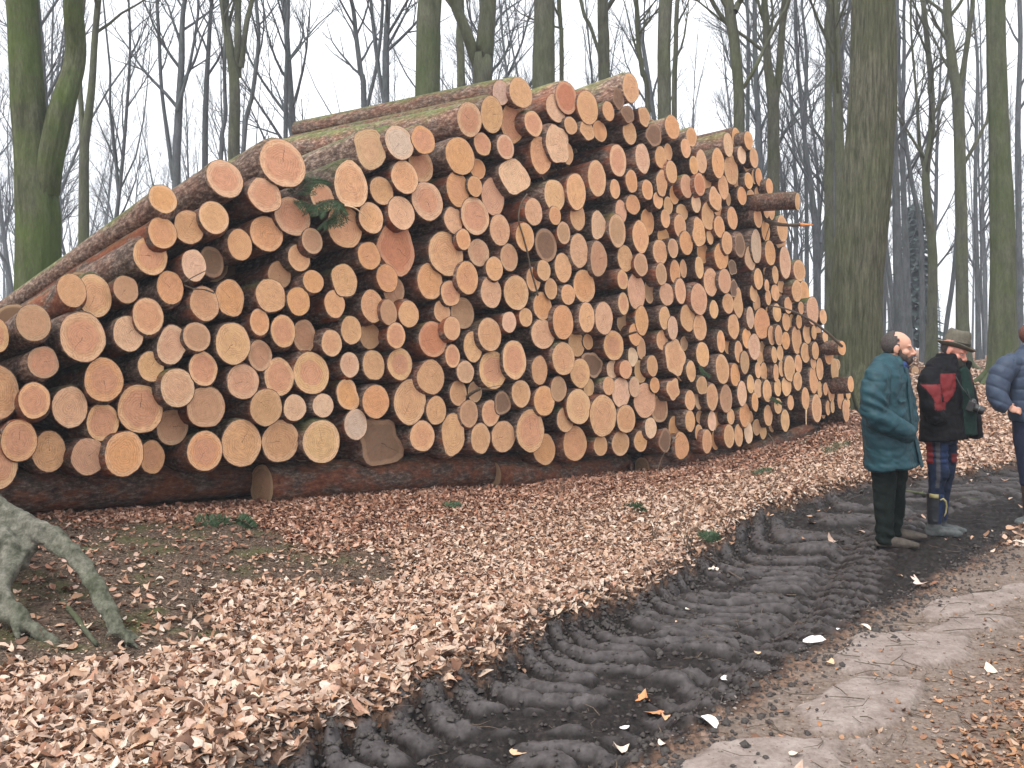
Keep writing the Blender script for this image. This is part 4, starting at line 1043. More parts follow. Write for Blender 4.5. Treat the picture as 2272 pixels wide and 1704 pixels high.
# left group
spec_tree('slim beech forking halfway up, right beside the thick mossy double beech',19,
 [[(186,620,12),(186,450,11),(187,330,10.5),(190,300,10),(203,200,8),(210,90,7),(218,0,7),(224,-60,6)],[(184,320,6),(176,250,6),(172,150,5),(178,60,4),(186,0,4)]],'beech',18,G,crown=(.45,12,2.8),seed=19)
spec_tree('tree with many upswept stems above the far-left end of the sloping crest',26,
 [[(391,560,10),(391,400,9),(394,300,9),(399,210,8),(403,130,7),(404,60,6),(410,0,5)],[(386,400,5),(370,300,4.5),(360,200,4),(352,80,4),(348,0,3.5)],[(394,250,4),(420,160,3.5),(436,60,3),(440,0,3)]],'beech_far',19,G,crown=(.25,15,3),seed=20)
spec_tree('narrow grey tree right of the many-stemmed tree on the left',27,
 [[(454,520,7),(455,330,6.5),(457,220,6),(462,120,5),(470,0,4)]],'beech_far',18,G,crown=(.3,14,2.8),seed=21)
spec_tree('sturdy grey tree splitting high into three stems above the pink-hearted logs',22,
 [[(519,480,14),(519,340,13),(521,240,12.5),(518,160,11),(502,60,8.5),(494,0,8)],[(525,170,8),(530,90,8),(527,0,7)],[(536,150,6),(548,60,6),(556,0,5.5)]],'beech',19,G,crown=(.35,10,3),seed=22)
spec_tree('thin tree bending away to the right beside the sturdy three-stemmed one',25,
 [[(524,420,5),(540,330,5),(560,210,4.8),(574,90,4.5),(568,0,4)]],'beech_far',17,G,crown=(.3,12,2.6),seed=23)
spec_tree('twisted thin tree just left of the sturdy three-stemmed one',25,
 [[(486,480,5),(490,350,5),(500,260,4.5),(498,150,4),(505,0,4)]],'beech_far',17,G,crown=(.3,12,2.6),seed=24)
spec_tree('thin upright tree above the left end of the long mossy trunk',27,
 [[(631,420,5),(634,250,5),(637,120,4.5),(640,0,4)]],'beech_far',18,G,crown=(.2,15,2.8),seed=25)
spec_tree('dark thin tree with steep twigs between the crest and the scarred beech',26,
 [[(812,420,7),(808,240,6.5),(800,160,6),(790,80,5),(780,0,4.5)],[(812,250,4),(838,130,4),(850,0,3.5)]],'beech_far',19,G,crown=(.2,16,3),seed=26)
spec_tree('pale twiggy tree rising left of the scarred beech',24,
 [[(858,420,8),(856,200,8),(857,100,7),(862,0,6)],[(852,230,4),(835,120,4),(822,0,3.5)]],'beech_far',19,G,crown=(.2,16,3),seed=27)
# right, beyond the men
GR='beech trees beyond the men'
spec_tree('tall grey beech forking high up, its foot behind the man in the hat',27,
 [[(2139,810,17),(2135,700,13.5),(2134,560,13),(2131,400,12.5),(2126,230,12),(2114,150,11),(2104,60,9.5),(2101,0,9)],[(2132,200,6),(2142,130,6),(2150,50,5.5),(2154,0,5)],[(2143,360,4),(2165,320,4),(2185,280,3.5),(2195,240,3)]],'beech',22,GR,crown=(.4,10,3),seed=31,flare=.7,sides=16)
spec_tree('straight greenish beech with flared root at the right edge behind the blue jacket',21,
 [[(2228,815,33),(2225,720,28),(2226,600,27),(2222,450,26),(2216,300,21),(2211,150,20),(2207,0,19),(2204,-90,18)]],'beechgreen',21,GR,crown=(.5,9,3),seed=32,flare=.9,sides=72,furrow=.4)
spec_tree('wavy slim beech swaying left and right, between the huge beech and the forked one',28,
 [[(2067,812,13),(2068,700,11),(2069,560,10),(2058,450,9),(2054,380,8.5),(2066,300,7),(2067,200,6.5),(2058,100,6),(2048,0,5.5)],[(2052,370,4),(2042,320,4),(2034,280,3.5),(2032,200,3)]],'beech',20,GR,crown=(.3,14,2.8),seed=33)
spec_tree('thin tree leaning left, next right of the huge furrowed beech',30,
 [[(2047,812,6),(2046,620,5.5),(2042,500,5),(2022,400,5),(2008,300,4.5),(1996,200,4),(1990,0,3.5)]],'beech_far',19,GR,crown=(.3,14,2.8),seed=34)
spec_tree('slim grey tree half hidden by the huge furrowed beech',26,
 [[(2000,812,12),(1992,600,10),(1988,420,8),(1985,300,7),(1984,150,6),(1990,0,5)]],'beech_far',19,GR,crown=(.3,12,2.8),seed=35)
spec_tree('grey tree directly above the balding man',32,
 [[(2014,812,9),(2013,640,8),(2006,460,6.5),(2002,300,5),(2006,120,4)]],'beech_far',20,GR,crown=(.3,12,2.8),seed=36)
spec_tree('leaning thin trunk crossing low behind the hat',30,
 [[(2090,812,5),(2100,720,5),(2112,640,5),(2120,560,4.5),(2130,400,4)]],'beech_far',17,GR,crown=(.4,8,2),seed=37)
spec_tree('thin tree right of the straight greenish beech at the picture edge',30,
 [[(2262,812,8),(2262,600,7),(2258,300,6),(2264,100,5),(2262,0,5)]],'beech_far',20,GR,crown=(.25,14,3),seed=38)
spec_tree('slender pole between the forked beech and the greenish one',34,
 [[(2172,812,6),(2168,600,5),(2164,450,4.5),(2166,300,4)]],'beech_far',20,GR,crown=(.2,14,3),seed=39)
# the wood behind: four kinds of tree shared by many copies
def proto_tree(seed,h,r,spread):
    rng=np.random.default_rng(seed); tr=NB();cr=NB()
    P=[np.array([0,0,-.4])]; d=np.array([rng.normal(0,.03),rng.normal(0,.03),1.])
    for k in range(8):
        d=d+rng.normal(0,.04,3)*[1,1,0]; d/=np.linalg.norm(d); P.append(P[-1]+d*(h+.4)/8)
    SP=smooth_path(P,22); SR=r*(1-.9*np.linspace(0,1,22)**1.1); tr.tube(SP,SR,8)
    if seed%2:
        f=rng.uniform(.25,.4); p,dd=path_at(SP,f); grow(tr,rng,p,np.array([rng.normal(0,.25),rng.normal(0,.25),1]),h*.6,r*.6,0,0)
        grow(cr,rng,p,np.array([rng.normal(0,.3),rng.normal(0,.3),1]),h*.55,r*.4,1,3,1.5)
    crown_on(cr,rng,SP,SR,.22,24,h*.20,3,1.35,spread)
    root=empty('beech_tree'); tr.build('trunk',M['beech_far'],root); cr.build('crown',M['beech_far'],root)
    return root
protos=[proto_tree(101+i,h,r,sp) for i,(h,r,sp) in enumerate([(17,.10,(.35,.7)),(20,.13,(.4,.8)),(15,.08,(.3,.65)),(22,.15,(.4,.9)),(18,.09,(.35,.75)),(14,.065,(.4,.9))])]
def copy_tree(o):
    c=o.copy(); COL.objects.link(c)
    for ch in o.children:
        d=ch.copy(); COL.objects.link(d); d.parent=c
    return c
rngf=random.Random(77); usedp=set()
spots=[]
def free(px,Y): 
    return all(abs(px-a)>26 or abs(Y-b)>6 for a,b in spots)
n=0
while len(spots)<62 and n<4000:
    n+=1
    Y=rngf.uniform(26,62)**1.0; px=rngf.uniform(-120,2400)
    if px>1950 and Y<33: continue
    if px<0 and Y>40: continue
    # keep a few clearings of open sky
    if 250<px<340 and rngf.random()<.8: continue
    if 1540<px<1600 and rngf.random()<.85: continue
    if not free(px,Y): continue
    spots.append((px,Y))
for i,(px,Y) in enumerate(spots):
    k=rngf.randrange(6)
    o=protos[k] if k not in usedp else copy_tree(protos[k]); usedp.add(k)
    x=(px-CX)/F*Y; o.location=(x,Y,hz(x,Y)-.1); o.rotation_euler=(rngf.gauss(0,.03),rngf.gauss(0,.04),rngf.uniform(0,6.28)); s=rngf.uniform(.75,1.1); o.scale=(s,s,s)
    if px<1136: tag(o,'thin bare tree in the distant wood behind the left half of the log stack','tree','distant trees behind the left half')
    elif px<1860: tag(o,'thin bare tree in the distant wood behind the right half of the log stack','tree','distant trees behind the right half')
    else: tag(o,'thin bare tree deep in the wood behind the standing men','tree','distant trees behind the men')
# far-off wood that reads as one mass
def far_wood():
    rng=np.random.default_rng(4); nb=NB()
    for i in range(100):
        Y=rng.uniform(62,130); px=rng.uniform(-300,2600); x=(px-CX)/F*Y; g=hz(x,Y); h=rng.uniform(13,20)
        P=[np.array([x,Y,g-.5])]; d=np.array([rng.normal(0,.04),0,1.])
        for k in range(6): d=d+rng.normal(0,.05,3)*[1,1,0]; P.append(P[-1]+d*h/6)
        nb.tube(P,rng.uniform(.07,.16)*(1-.85*np.linspace(0,1,7)),5)
        for q in range(16):
            f=rng.uniform(.2,1); p,dd=path_at(P,f); grow(nb,rng,p,dd/np.linalg.norm(dd)+np.array([rng.normal(0,.5),rng.normal(0,.5),0]),rng.uniform(1.5,4)*(1.2-f*.6),.035,2,3,1.)
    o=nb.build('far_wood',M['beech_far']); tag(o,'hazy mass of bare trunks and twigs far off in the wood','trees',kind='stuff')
far_wood()
def spruce(px,Y,h,lab,seed,base=0):
    rng=np.random.default_rng(seed); x=(px-CX)/F*Y; g=hz(x,Y)
    root=empty('spruce_tree',(x,Y,g)); nb=NB(); nb.tube([(0,0,-.3),(0,0,h*.5),(0,0,h)],[h*.012,h*.007,.01],7); nb.build('trunk',M['beech_far'],root)
    V=[];Fc=[]
    for k in range(1500):
        z=h*(.10+.88*rng.uniform(0,1)); rr=(1-z/h)*h*.17+.15; a=rng.uniform(0,6.28); q=rng.uniform(.15,1)**.6*rr
        c=np.array([math.cos(a)*q,math.sin(a)*q,z-q*.35]); t=np.array([math.cos(a),math.sin(a),-.4]); w=np.array([-math.sin(a),math.cos(a),rng.normal(0,.2)])
        L=rng.uniform(.25,.55); b=len(V); V+=[c-w*L*.4,c+t*L,c+w*L*.4,c-t*L*.3+np.array([0,0,.08])]; Fc.append((b,b+1,b+2,b+3))
    mesh_obj('foliage',np.array(V),np.array(Fc),M['spruce'],root,smooth=False); tag(root,lab,'tree')
spruce(2028,48,7.5,'dark bluish conifer in the distance directly above the balding man',1)

def haze():
    m=bpy.data.materials.new('haze_air'); m.use_nodes=True; t=m.node_tree
    for n in list(t.nodes): t.nodes.remove(n)
    o=t.nodes.new('ShaderNodeOutputMaterial'); v=t.nodes.new('ShaderNodeVolumePrincipled'); v.inputs['Density'].default_value=HAZE; v.inputs['Color'].default_value=(.86,.91,1,1); v.inputs['Anisotropy'].default_value=.2
    t.links.new(v.outputs[0],o.inputs['Volume'])
    b=MB(); b.box((0,75,14),(140,110,17)); ob=b.build('haze',m,smooth=False); tag(ob,kind='stuff')
HAZE=.0022
haze()
# ------------------------------------------------------------------ people
def voxel(mb,name,mats,parent,vs=.010,smooth=4,disp=None,midx=None,factor=.5):
    me=bpy.data.meshes.new('tmp'); me.from_pydata(mb.v,[],mb.f); me.update()
    o=bpy.data.objects.new('tmp',me); COL.objects.link(o)
    r=o.modifiers.new('r','REMESH'); r.mode='VOXEL'; r.voxel_size=vs; r.use_smooth_shade=True
    if smooth:
        s=o.modifiers.new('s','SMOOTH'); s.iterations=smooth; s.factor=factor
    dg=bpy.context.evaluated_depsgraph_get(); dg.update()
    m2=bpy.data.meshes.new_from_object(o.evaluated_get(dg)); bpy.data.objects.remove(o)
    n=len(m2.vertices); co=np.zeros(n*3,np.float32); m2.vertices.foreach_get('co',co); co=co.reshape(-1,3)
    if disp is not None:
        no=np.zeros(n*3,np.float32); m2.vertices.foreach_get('normal',no); no=no.reshape(-1,3)
        co=co+no*disp(co,no)[:,None].astype(np.float32); m2.vertices.foreach_set('co',co.ravel()); m2.update()
    m2.materials.clear()
    if not isinstance(mats,(list,tuple)): mats=[mats]
    for m in mats: m2.materials.append(m)
    m2.polygons.foreach_set('use_smooth',np.ones(len(m2.polygons),dtype=bool))
    if midx is not None:
        c=np.zeros(len(m2.polygons)*3,np.float32); m2.polygons.foreach_get('center',c); c=c.reshape(-1,3)
        m2.polygons.foreach_set('material_index',midx(c).astype(np.int32))
    m2.name=name; ob=bpy.data.objects.new(name,m2); COL.objects.link(ob); ob.parent=parent
    return ob
def n3(c,s,seed=0): return (fbm(c[:,0]*s+c[:,1]*s*.7,c[:,2]*s-c[:,1]*s*.4,3,seed)-.5)*2
def cloth(amp=.008,s=9,seed=0,fine=.0025):
    return lambda c,n: amp*n3(c*np.array([1,1,.55]),s,seed)+amp*.7*np.abs(n3(c*np.array([1,1,1.6]),s*1.6,seed+3))+fine*n3(c,s*4,seed+9)
M['skin']=simple('skin',(.50,.27,.19),.55,.4,.12,12)
M['skin2']=simple('ruddy_skin',(.50,.22,.16),.55,.4,.12,12)
M['hair']=simple('dark_hair',(.05,.042,.04),.75,.3,.5,90)
M['beard']=simple('grey_brown_beard',(.05,.038,.032),.85,.2,.5,110)
M['hair3']=simple('brown_hair',(.10,.04,.03),.75,.3,.4,90)
M['eye']=simple('eye_white',(.35,.32,.30),.3,.5,.05); M['iris']=simple('iris',(.03,.025,.02),.3,.5,.1)
M['teal']=simple('teal_waxed_cloth',(.0105,.043,.056),.6,.25,.22,14,.35,.006)
M['teal_lin']=simple('teal_collar_cloth',(.018,.062,.072),.7,.3,.2,20)
M['trous1']=simple('dark_green_trousers',(.0055,.009,.0075),.9,.1,.3,14,.3,.006)
M['shirt']=simple('blue_shirt',(.022,.055,.17),.7,.3,.2,30)
M['scarfn']=simple('navy_scarf',(.010,.014,.05),.8,.3,.4,60)
M['shoe']=simple('muddy_brown_shoe',(.055,.044,.036),.8,.3,.4,30,.4,.005)
M['black']=simple('black_jacket_cloth',(.0045,.0045,.006),.75,.12,.35,14,.3,.006)
M['red']=simple('red_jacket_panel',(.13,.008,.010),.65,.3,.2,18,.3,.005)
M['green2']=simple('dark_green_jumper',(.010,.024,.020),.95,.1,.3,40,.4,.004)
M['navy']=simple('navy_trousers',(.008,.015,.036),.8,.15,.35,20,.3,.005)
M['blue2']=simple('blue_panel_cloth',(.010,.022,.060),.75,.15,.3,24,.3,.005)
M['grey2']=simple('grey_panel_cloth',(.05,.05,.06),.8,.2,.25,24,.3,.005)
M['boot']=simple('black_rubber_boot',(.014,.016,.02),.5,.45,.4,20,.3,.004)
M['bootg']=simple('muddy_grey_boot',(.06,.065,.065),.7,.3,.4,30,.4,.004)
M['yel']=simple('yellow_print',(.30,.26,.12),.6,.3,.2,30)
M['felt']=simple('olive_felt',(.105,.097,.076),.95,.1,.2,40,.2,.003)
M['band']=simple('dark_hat_band',(.022,.020,.016),.8,.2,.2,40)
M['down']=simple('slate_blue_down',(.030,.046,.078),.6,.3,.15,10,.25,.006)
M['navy3']=simple('dark_navy_trousers',(.012,.016,.035),.85,.2,.3,16,.3,.006)
M['bootb']=simple('brown_boot',(.035,.022,.020),.6,.4,.3,20)
M['cambody']=simple('camera_black',(.012,.012,.013),.4,.5,.2,40); M['glass']=simple('lens_glass',(.01,.012,.02),.1,.8,.1)
M['metal']=simple('dull_metal',(.2,.2,.2),.35,.5,.1,metal=.8)
def basis(ang,pitch=0):
    """ang: degrees from facing the camera (-Y) toward +X; returns rotation whose X=person's left, Y=forward, Z=up"""
    a=R(ang); f=Vector((math.sin(a),-math.cos(a),0)); up=Vector((0,0,1)); x=f.cross(up)
    m=Matrix(((x.x,f.x,0),(x.y,f.y,0),(x.z,f.z,1)))
    return m@Matrix.Rotation(R(pitch),3,'X')
def head_mb(mb,c,B,sc=1,ear=True):
    def e(p,r,rot=None): mb.ell(Vector(c)+B@(Vector(p)*sc),[q*sc for q in r],B if rot is None else B@rot,18,12)
    e((0,-.014,.018),(.078,.100,.092)); e((0,.032,.016),(.066,.060,.070)); e((0,.038,-.05),(.058,.056,.072))
    e((0,.045,-.092),(.046,.046,.034)); e((0,.082,-.108),(.020,.018,.018))
    for s in(-1,1):
        e((s*.030,.083,.006),(.026,.013,.009)); e((s*.042,.058,-.042),(.024,.026,.024)); e((s*.012,.102,-.054),(.009,.011,.008))
        if ear:
            e((s*.079,-.004,-.018),(.010,.021,.033),Matrix.Rotation(R(-12),3,'X')); e((s*.076,.002,-.044),(.008,.010,.012))
    T=lambda p: Vector(c)+B@(Vector(p)*sc)
    mb.tube([T((0,.086,.004)),T((0,.104,-.022)),T((0,.121,-.048)),T((0,.108,-.058))],[.008*sc,.010*sc,.013*sc,.009*sc],8)
    e((0,.095,-.078),(.024,.010,.0055)); e((0,.094,-.088),(.020,.010,.006))
    mb.tube([T((0,-.015,-.05)),T((0,-.030,-.11)),T((0,-.045,-.19))],[.058*sc,.056*sc,.066*sc],14)
def eyes(c,B,parent,sc=1):
    for s in(-1,1):
        m=MB(); m.ell(Vector(c)+B@(Vector((s*.030,.083,-.013))*sc),(.010*sc,.0095*sc,.006*sc),B,12,8); m.mat=1
        m.ell(Vector(c)+B@(Vector((s*.031,.0915,-.013))*sc),(.005*sc,.003*sc,.005*sc),B,10,6); m.build('eye',[M['eye'],M['iris']],parent)
def hair_shell(name,c,B,parent,mat,keep,sc=1,grow=1.07,seed=0,thick=.008):
    V=[];Fc=[];nu,nv=44,30; rng=random.Random(seed)
    K={}
    for j in range(nv+1):
        a=math.pi*j/nv
        for i in range(nu):
            b=2*math.pi*i/nu
            p=Vector((.078*math.sin(a)*math.cos(b),.100*math.sin(a)*math.sin(b)-.014,.092*math.cos(a)+.018))
            K[(j,i)]=p
    mbh=MB()
    def put(p,g): 
        q=Vector((p.x*g,(p.y+.014)*g-.014,(p.z-.018)*g+.018)); return Vector(c)+B@(q*sc)
    idx={}
    for j in range(nv):
        for i in range(nu):
            cc=(K[(j,i)]+K[(j+1,(i+1)%nu)])/2
            if keep(cc):
                quad=[(j,i),(j+1,i),(j+1,(i+1)%nu),(j,(i+1)%nu)]
                for lay in (0,1):
                    ids=[]
                    for q in quad:
                        if (q,lay) not in idx:
                            idx[(q,lay)]=len(V); V.append(put(K[q],(.97 if lay else grow)+rng.uniform(-.012,.012)*(1-lay)))
                        ids.append(idx[(q,lay)])
                    Fc.append(ids if lay==0 else ids[::-1])
    # stitch the open edge
    from collections import Counter
    ed=Counter(); dire={}
    for f in Fc:
        for a,b in zip(f,f[1:]+f[:1]): ed[frozenset((a,b))]+=1; dire[frozenset((a,b))]=(a,b)
    inv={v:k for k,v in idx.items()}
    for e_,n in ed.items():
        if n==1:
            a,b=dire[e_]; (qa,la),(qb,lb)=inv[a],inv[b]
            if la==0: Fc.append([b,a,idx[(qa,1)],idx[(qb,1)]])
    return mesh_obj(name,V,Fc,mat,parent)
def hand(mb,p,d,up,s=1.0,curl=.5):
    """palm at p pointing along d; up = back of the hand"""
    d=Vector(d).normalized(); up=Vector(up); up=(up-d*up.dot(d)).normalized(); w=d.cross(up)
    Rm=Matrix((w,d,up)).transposed()
    mb.ell(Vector(p)+d*.045*s,(.042*s,.052*s,.016*s),Rm,14,8)
    for i,(o,L) in enumerate(((-.030,.072),(-.010,.080),(.011,.076),(.030,.060))):
        a=Vector(p)+w*o*s+d*.085*s; pts=[a]; dd=d.copy()
        for k in range(3):
            dd=(dd*math.cos(curl*(k+1)*.55)-up*math.sin(curl*(k+1)*.55)).normalized(); pts.append(pts[-1]+dd*L*s/3)
        mb.tube(pts,[.0095*s,.0092*s,.0085*s,.0065*s],7)
    t=Vector(p)-w*.036*s+d*.02*s
    mb.tube([t,t-w*.022*s+d*.02*s-up*.01*s,t-w*.026*s+d*.046*s-up*.02*s],[.012*s,.011*s,.008*s],7)
def shoe(mb,p,ang,L=.29,h=.09,wd=.058):
    a=R(ang); d=Vector((math.sin(a),-math.cos(a),0)); up=Vector((0,0,1)); w=d.cross(up); p=Vector(p); Rm=Matrix((w,d,up)).transposed()
    mb.tube([p-d*.075+up*.02,p-d*.03+up*.032,p+d*.06+up*.034,p+d*.14+up*.030,p+d*(L-.085)+up*.02],[(.036,.03),(wd*.86,.045),(wd,.048),(wd,.040),(.030,.02)],14,flat=w)
    mb.ell(p+up*.055-d*.015,(wd*.9,.062,.055),Rm,14,8)
    mb.box(p+d*.055+up*.012,(wd*.8,.125,.012),Rm)
def leg(mb,pts,rad,n=16): mb.tube(pts,rad,n)
# ---------- the balding man in the teal coat
def man1():
    Y0=8.1; k=Y0/F/3.13; x0=(1870+350/3.13-CX)/F*Y0
    root=empty('person',(x0,Y0,hzf(x0,Y0))); tag(root,'balding bearded man in a long teal coat and dark trousers, right hand in his pocket','person')
    gz=root.location.z
    def q(tx,ty,dy=0): return Vector(((tx-350)*k,dy,CAMZ-gz+((HZ-710)*3.13-ty)*k))
    A=48; f=Vector((math.sin(R(A)),-math.cos(R(A)),0)); r=Vector((f.y,-f.x,0))
    coat=MB()
    rings=[(352,262,.085,.085),(335,300,.135,.105),(322,335,.195,.130),(310,390,.232,.155),(304,470,.245,.172),(303,560,.25,.182),(308,680,.252,.188),(322,800,.256,.194),(340,910,.264,.204),(353,1012,.275,.214)]
    coat.tube([q(a,b) for a,b,_,_ in rings],[(c,d) for _,_,c,d in rings],26,flat=r)
    # near arm: upper arm hangs, forearm to the pocket
    coat.tube([q(228,350,-.10),q(188,400,-.165),q(158,510,-.205),q(150,600,-.215),q(172,668,-.225),q(250,712,-.25),q(330,752,-.240),q(392,776,-.185)],[.085,.097,.096,.092,.092,.082,.074,.066],18)
    coat.tube([q(395,350,.11),q(425,400,.17),q(468,520,.18),q(490,630,.16),q(490,700,.10),q(470,770,.04)],[.08,.092,.088,.084,.074,.060],16)
    # left pocket flap
    Rp=Matrix((r,f,Vector((0,0,1)))).transposed()
    def dispc(c,n):
        z=c[:,2]; sl=cloth(.022,4.5,3,.004)(c,n)+.016*np.abs(n3(c@np.array([[1,0,.6],[0,1,0],[-.6,0,1.]]),9,31))
        # sleeve creases around the elbow
        el=np.exp(-(((c[:,0]-q(165,600).x)/.11)**2+((z-q(165,600).z)/.17)**2))
        sl=sl+el*.010*np.sin(z*70+c[:,0]*45+3*n3(c,6,8))
        # placket line down the front, pocket seam
        pf=(c[:,0]*r.x+c[:,1]*r.y); ff=(c[:,0]-q(310,0).x)*f.x+c[:,1]*f.y
        pf=(c[:,0]-q(318,0).x)*r.x+c[:,1]*r.y
        sl=sl-.008*np.exp(-((pf+.028)/.006)**2)*(ff>.08)-.006*np.exp(-((pf-.030)/.006)**2)*(ff>.08)
        sl=sl-.005*np.exp(-((z-q(0,782).z)/.005)**2)*(pf>.04)
        sl=sl+.006*np.exp(-((z-q(0,1000).z)/.016)**2)
        return sl
    ob=voxel(coat,'coat',M['teal'],root,.0085,3,dispc)
    # placket: storm flap with its raised edge, and the pocket flap
    pl=MB(); pts=[]
    for ty,bx,bb in ((330,322,.128),(400,312,.163),(480,304,.178),(600,304,.190),(700,310,.194),(800,322,.200),(910,340,.211),(1008,353,.221)):
        pts.append(q(bx,ty)+f*(bb+.004)-r*.012)
    pl.tube(pts,[(.034,.007)]*len(pts),10,flat=r); voxel(pl,'placket',M['teal'],ob,.006,1,cloth(.003,14,5))
    pl=MB(); c0=q(330,775); pl.tube([c0+r*.13+f*.165+Vector((0,0,.03)),c0+r*.13+f*.175,c0+r*.13+f*.172-Vector((0,0,.035))],[(.065,.012),(.075,.014),(.075,.008)],12,flat=r); voxel(pl,'pocket_flap',M['teal'],ob,.006,1)
    pl=MB(); c0=q(306,560); pl.tube([c0+r*.105+f*.155+Vector((0,0,.02)),c0+r*.105+f*.170,c0+r*.105+f*.165-Vector((0,0,.02))],[(.05,.010),(.06,.012),(.06,.006)],12,flat=r); voxel(pl,'pocket_flap',M['teal'],ob,.006,1)
    # collar
    ring=[]
    V=[];Fc=[];n=30
    for i in range(n+1):
        a=R(-150)+R(300)*i/n   # around the neck, open at the front
        d=-f*math.cos(a)+r*math.sin(a)
        lo=q(352,310)+d*.105; hi=q(345,250)+d*.098+(-f)*.005; fold=q(345,300)+d*.135+Vector((0,0,-.012))
        V+= [lo,hi,fold,fold-Vector((0,0,.006))-d*.006]
    for i in range(n):
        b=i*4
        Fc+=[(b,b+4,b+5,b+1),(b+1,b+5,b+6,b+2),(b+2,b+6,b+7,b+3)]
    mesh_obj('collar',V,Fc,M['teal_lin'],root)
    # shirt and scarf in the collar opening
    s=MB(); s.tube([q(350,360,0)+f*.05,q(366,305,0)+f*.035,q(370,268,0)+f*.01],[(.080,.070),(.072,.062),(.062,.060)],18,flat=r); s.build('shirt',M['shirt'],root)
    s=MB()
    for j in range(10):
        a=R(-70+14*j); d=f*math.cos(a)+r*math.sin(a); s.ell(q(378,326-abs(j-4.5)*3)+f*.002+d*.078,(.018,.018,.022),None,8,6)
    voxel(s,'scarf',M['scarfn'],root,.008,3)
    # trousers
    t=MB()
    t.tube([q(330,930,0),q(330,1010,0)],[(.17,.13)]*2,18,flat=r)
    t.tube([q(268,960,-.06),q(266,1080,-.08),q(262,1200,-.085),q(258,1330,-.095),q(255,1450,-.105),q(262,1535,-.10)],[(.096,.10),(.098,.10),(.088,.088),(.080,.080),(.076,.076),(.074,.078)],18,flat=(1,0,0))
    t.tube([q(400,960,.07),q(404,1080,.085),q(398,1200,.09),q(390,1330,.09),q(382,1440,.09),q(380,1510,.09)],[(.082,.095),(.080,.09),(.074,.082),(.070,.076),(.068,.074),(.068,.074)],18,flat=(1,0,0))
    voxel(t,'trousers',M['trous1'],root,.009,3,lambda c,n:cloth(.018,7,21)(c,n)+.006*np.sin(c[:,2]*70+c[:,0]*20)*np.exp(-((c[:,2]-.12)/.12)**2))
    for (tx,dy,an,L) in ((262,-.10,66,.34),(385,.09,80,.34)):
        sh=MB(); p=q(tx,0,dy); zz=hzf(x0+p.x,Y0+dy)-gz
        shoe(sh,(p.x,dy,zz),an,L); voxel(sh,'shoe',M['shoe'],root,.007,2)
    # body under the clothes with head and face
    HB=basis(64,-2); hc=q(384,184,0)
    b=MB(); head_mb(b,hc,HB,1.10)
    b.tube([q(350,300),q(330,370),q(320,560),q(325,760),q(330,940)],[(.06,.06),(.19,.10),(.18,.12),(.16,.12),(.16,.12)],18,flat=r)
    b.tube([q(268,920,-.06),q(264,1200,-.085),q(262,1500,-.1)],[.075,.055,.04],12); b.tube([q(400,920,.07),q(398,1200,.09),q(384,1490,.09)],[.07,.052,.038],12)
    b.tube([q(225,370,-.12),q(172,600,-.21),q(330,755,-.22),q(370,785,-.14)],[.05,.045,.036,.03],12); b.tube([q(410,370,.12),q(485,620,.15),q(450,760,.06)],[.05,.042,.03],12)
    hand(b,q(370,790,-.13),(.5,.5,-.6),(0,-1,.3),.7); hand(b,q(440,770,.05),(-.1,-.2,-.8),(1,0,0),.7)
    voxel(b,'body',M['skin'],root,.0065,2)
    eyes(hc,HB,root,1.10)
    hair_shell('hair',hc,HB,root,M['hair'],lambda p:(p.y<.012+.006*math.sin(p.z*160)+.008*math.sin(p.x*130)-.45*max(0,p.z-.03) and p.z>-.045-.55*min(0,p.y+.03)*-1*0 and not(p.z>.075 and p.y>-.02) and (p.y<.004 or p.z>-.02) and p.z>(-.085 if p.y<-.03 else -.03)),1.10,1.085,5)
    bd=MB()
    def e(p,rr): bd.ell(Vector(hc)+HB@(Vector(p)*1.10),[x*1.10 for x in rr],HB,16,10)
    e((0,.062,-.100),(.050,.046,.036)); e((0,.10,-.070),(.026,.010,.006))
    for s_ in(-1,1): e((s_*.052,.040,-.078),(.016,.034,.034)); e((s_*.063,.018,-.045),(.009,.016,.030)); e((s_*.022,.094,-.080),(.010,.012,.014))
    voxel(bd,'beard',M['beard'],root,.0055,1,lambda c,n:.003*n3(c,60,2))
man1()
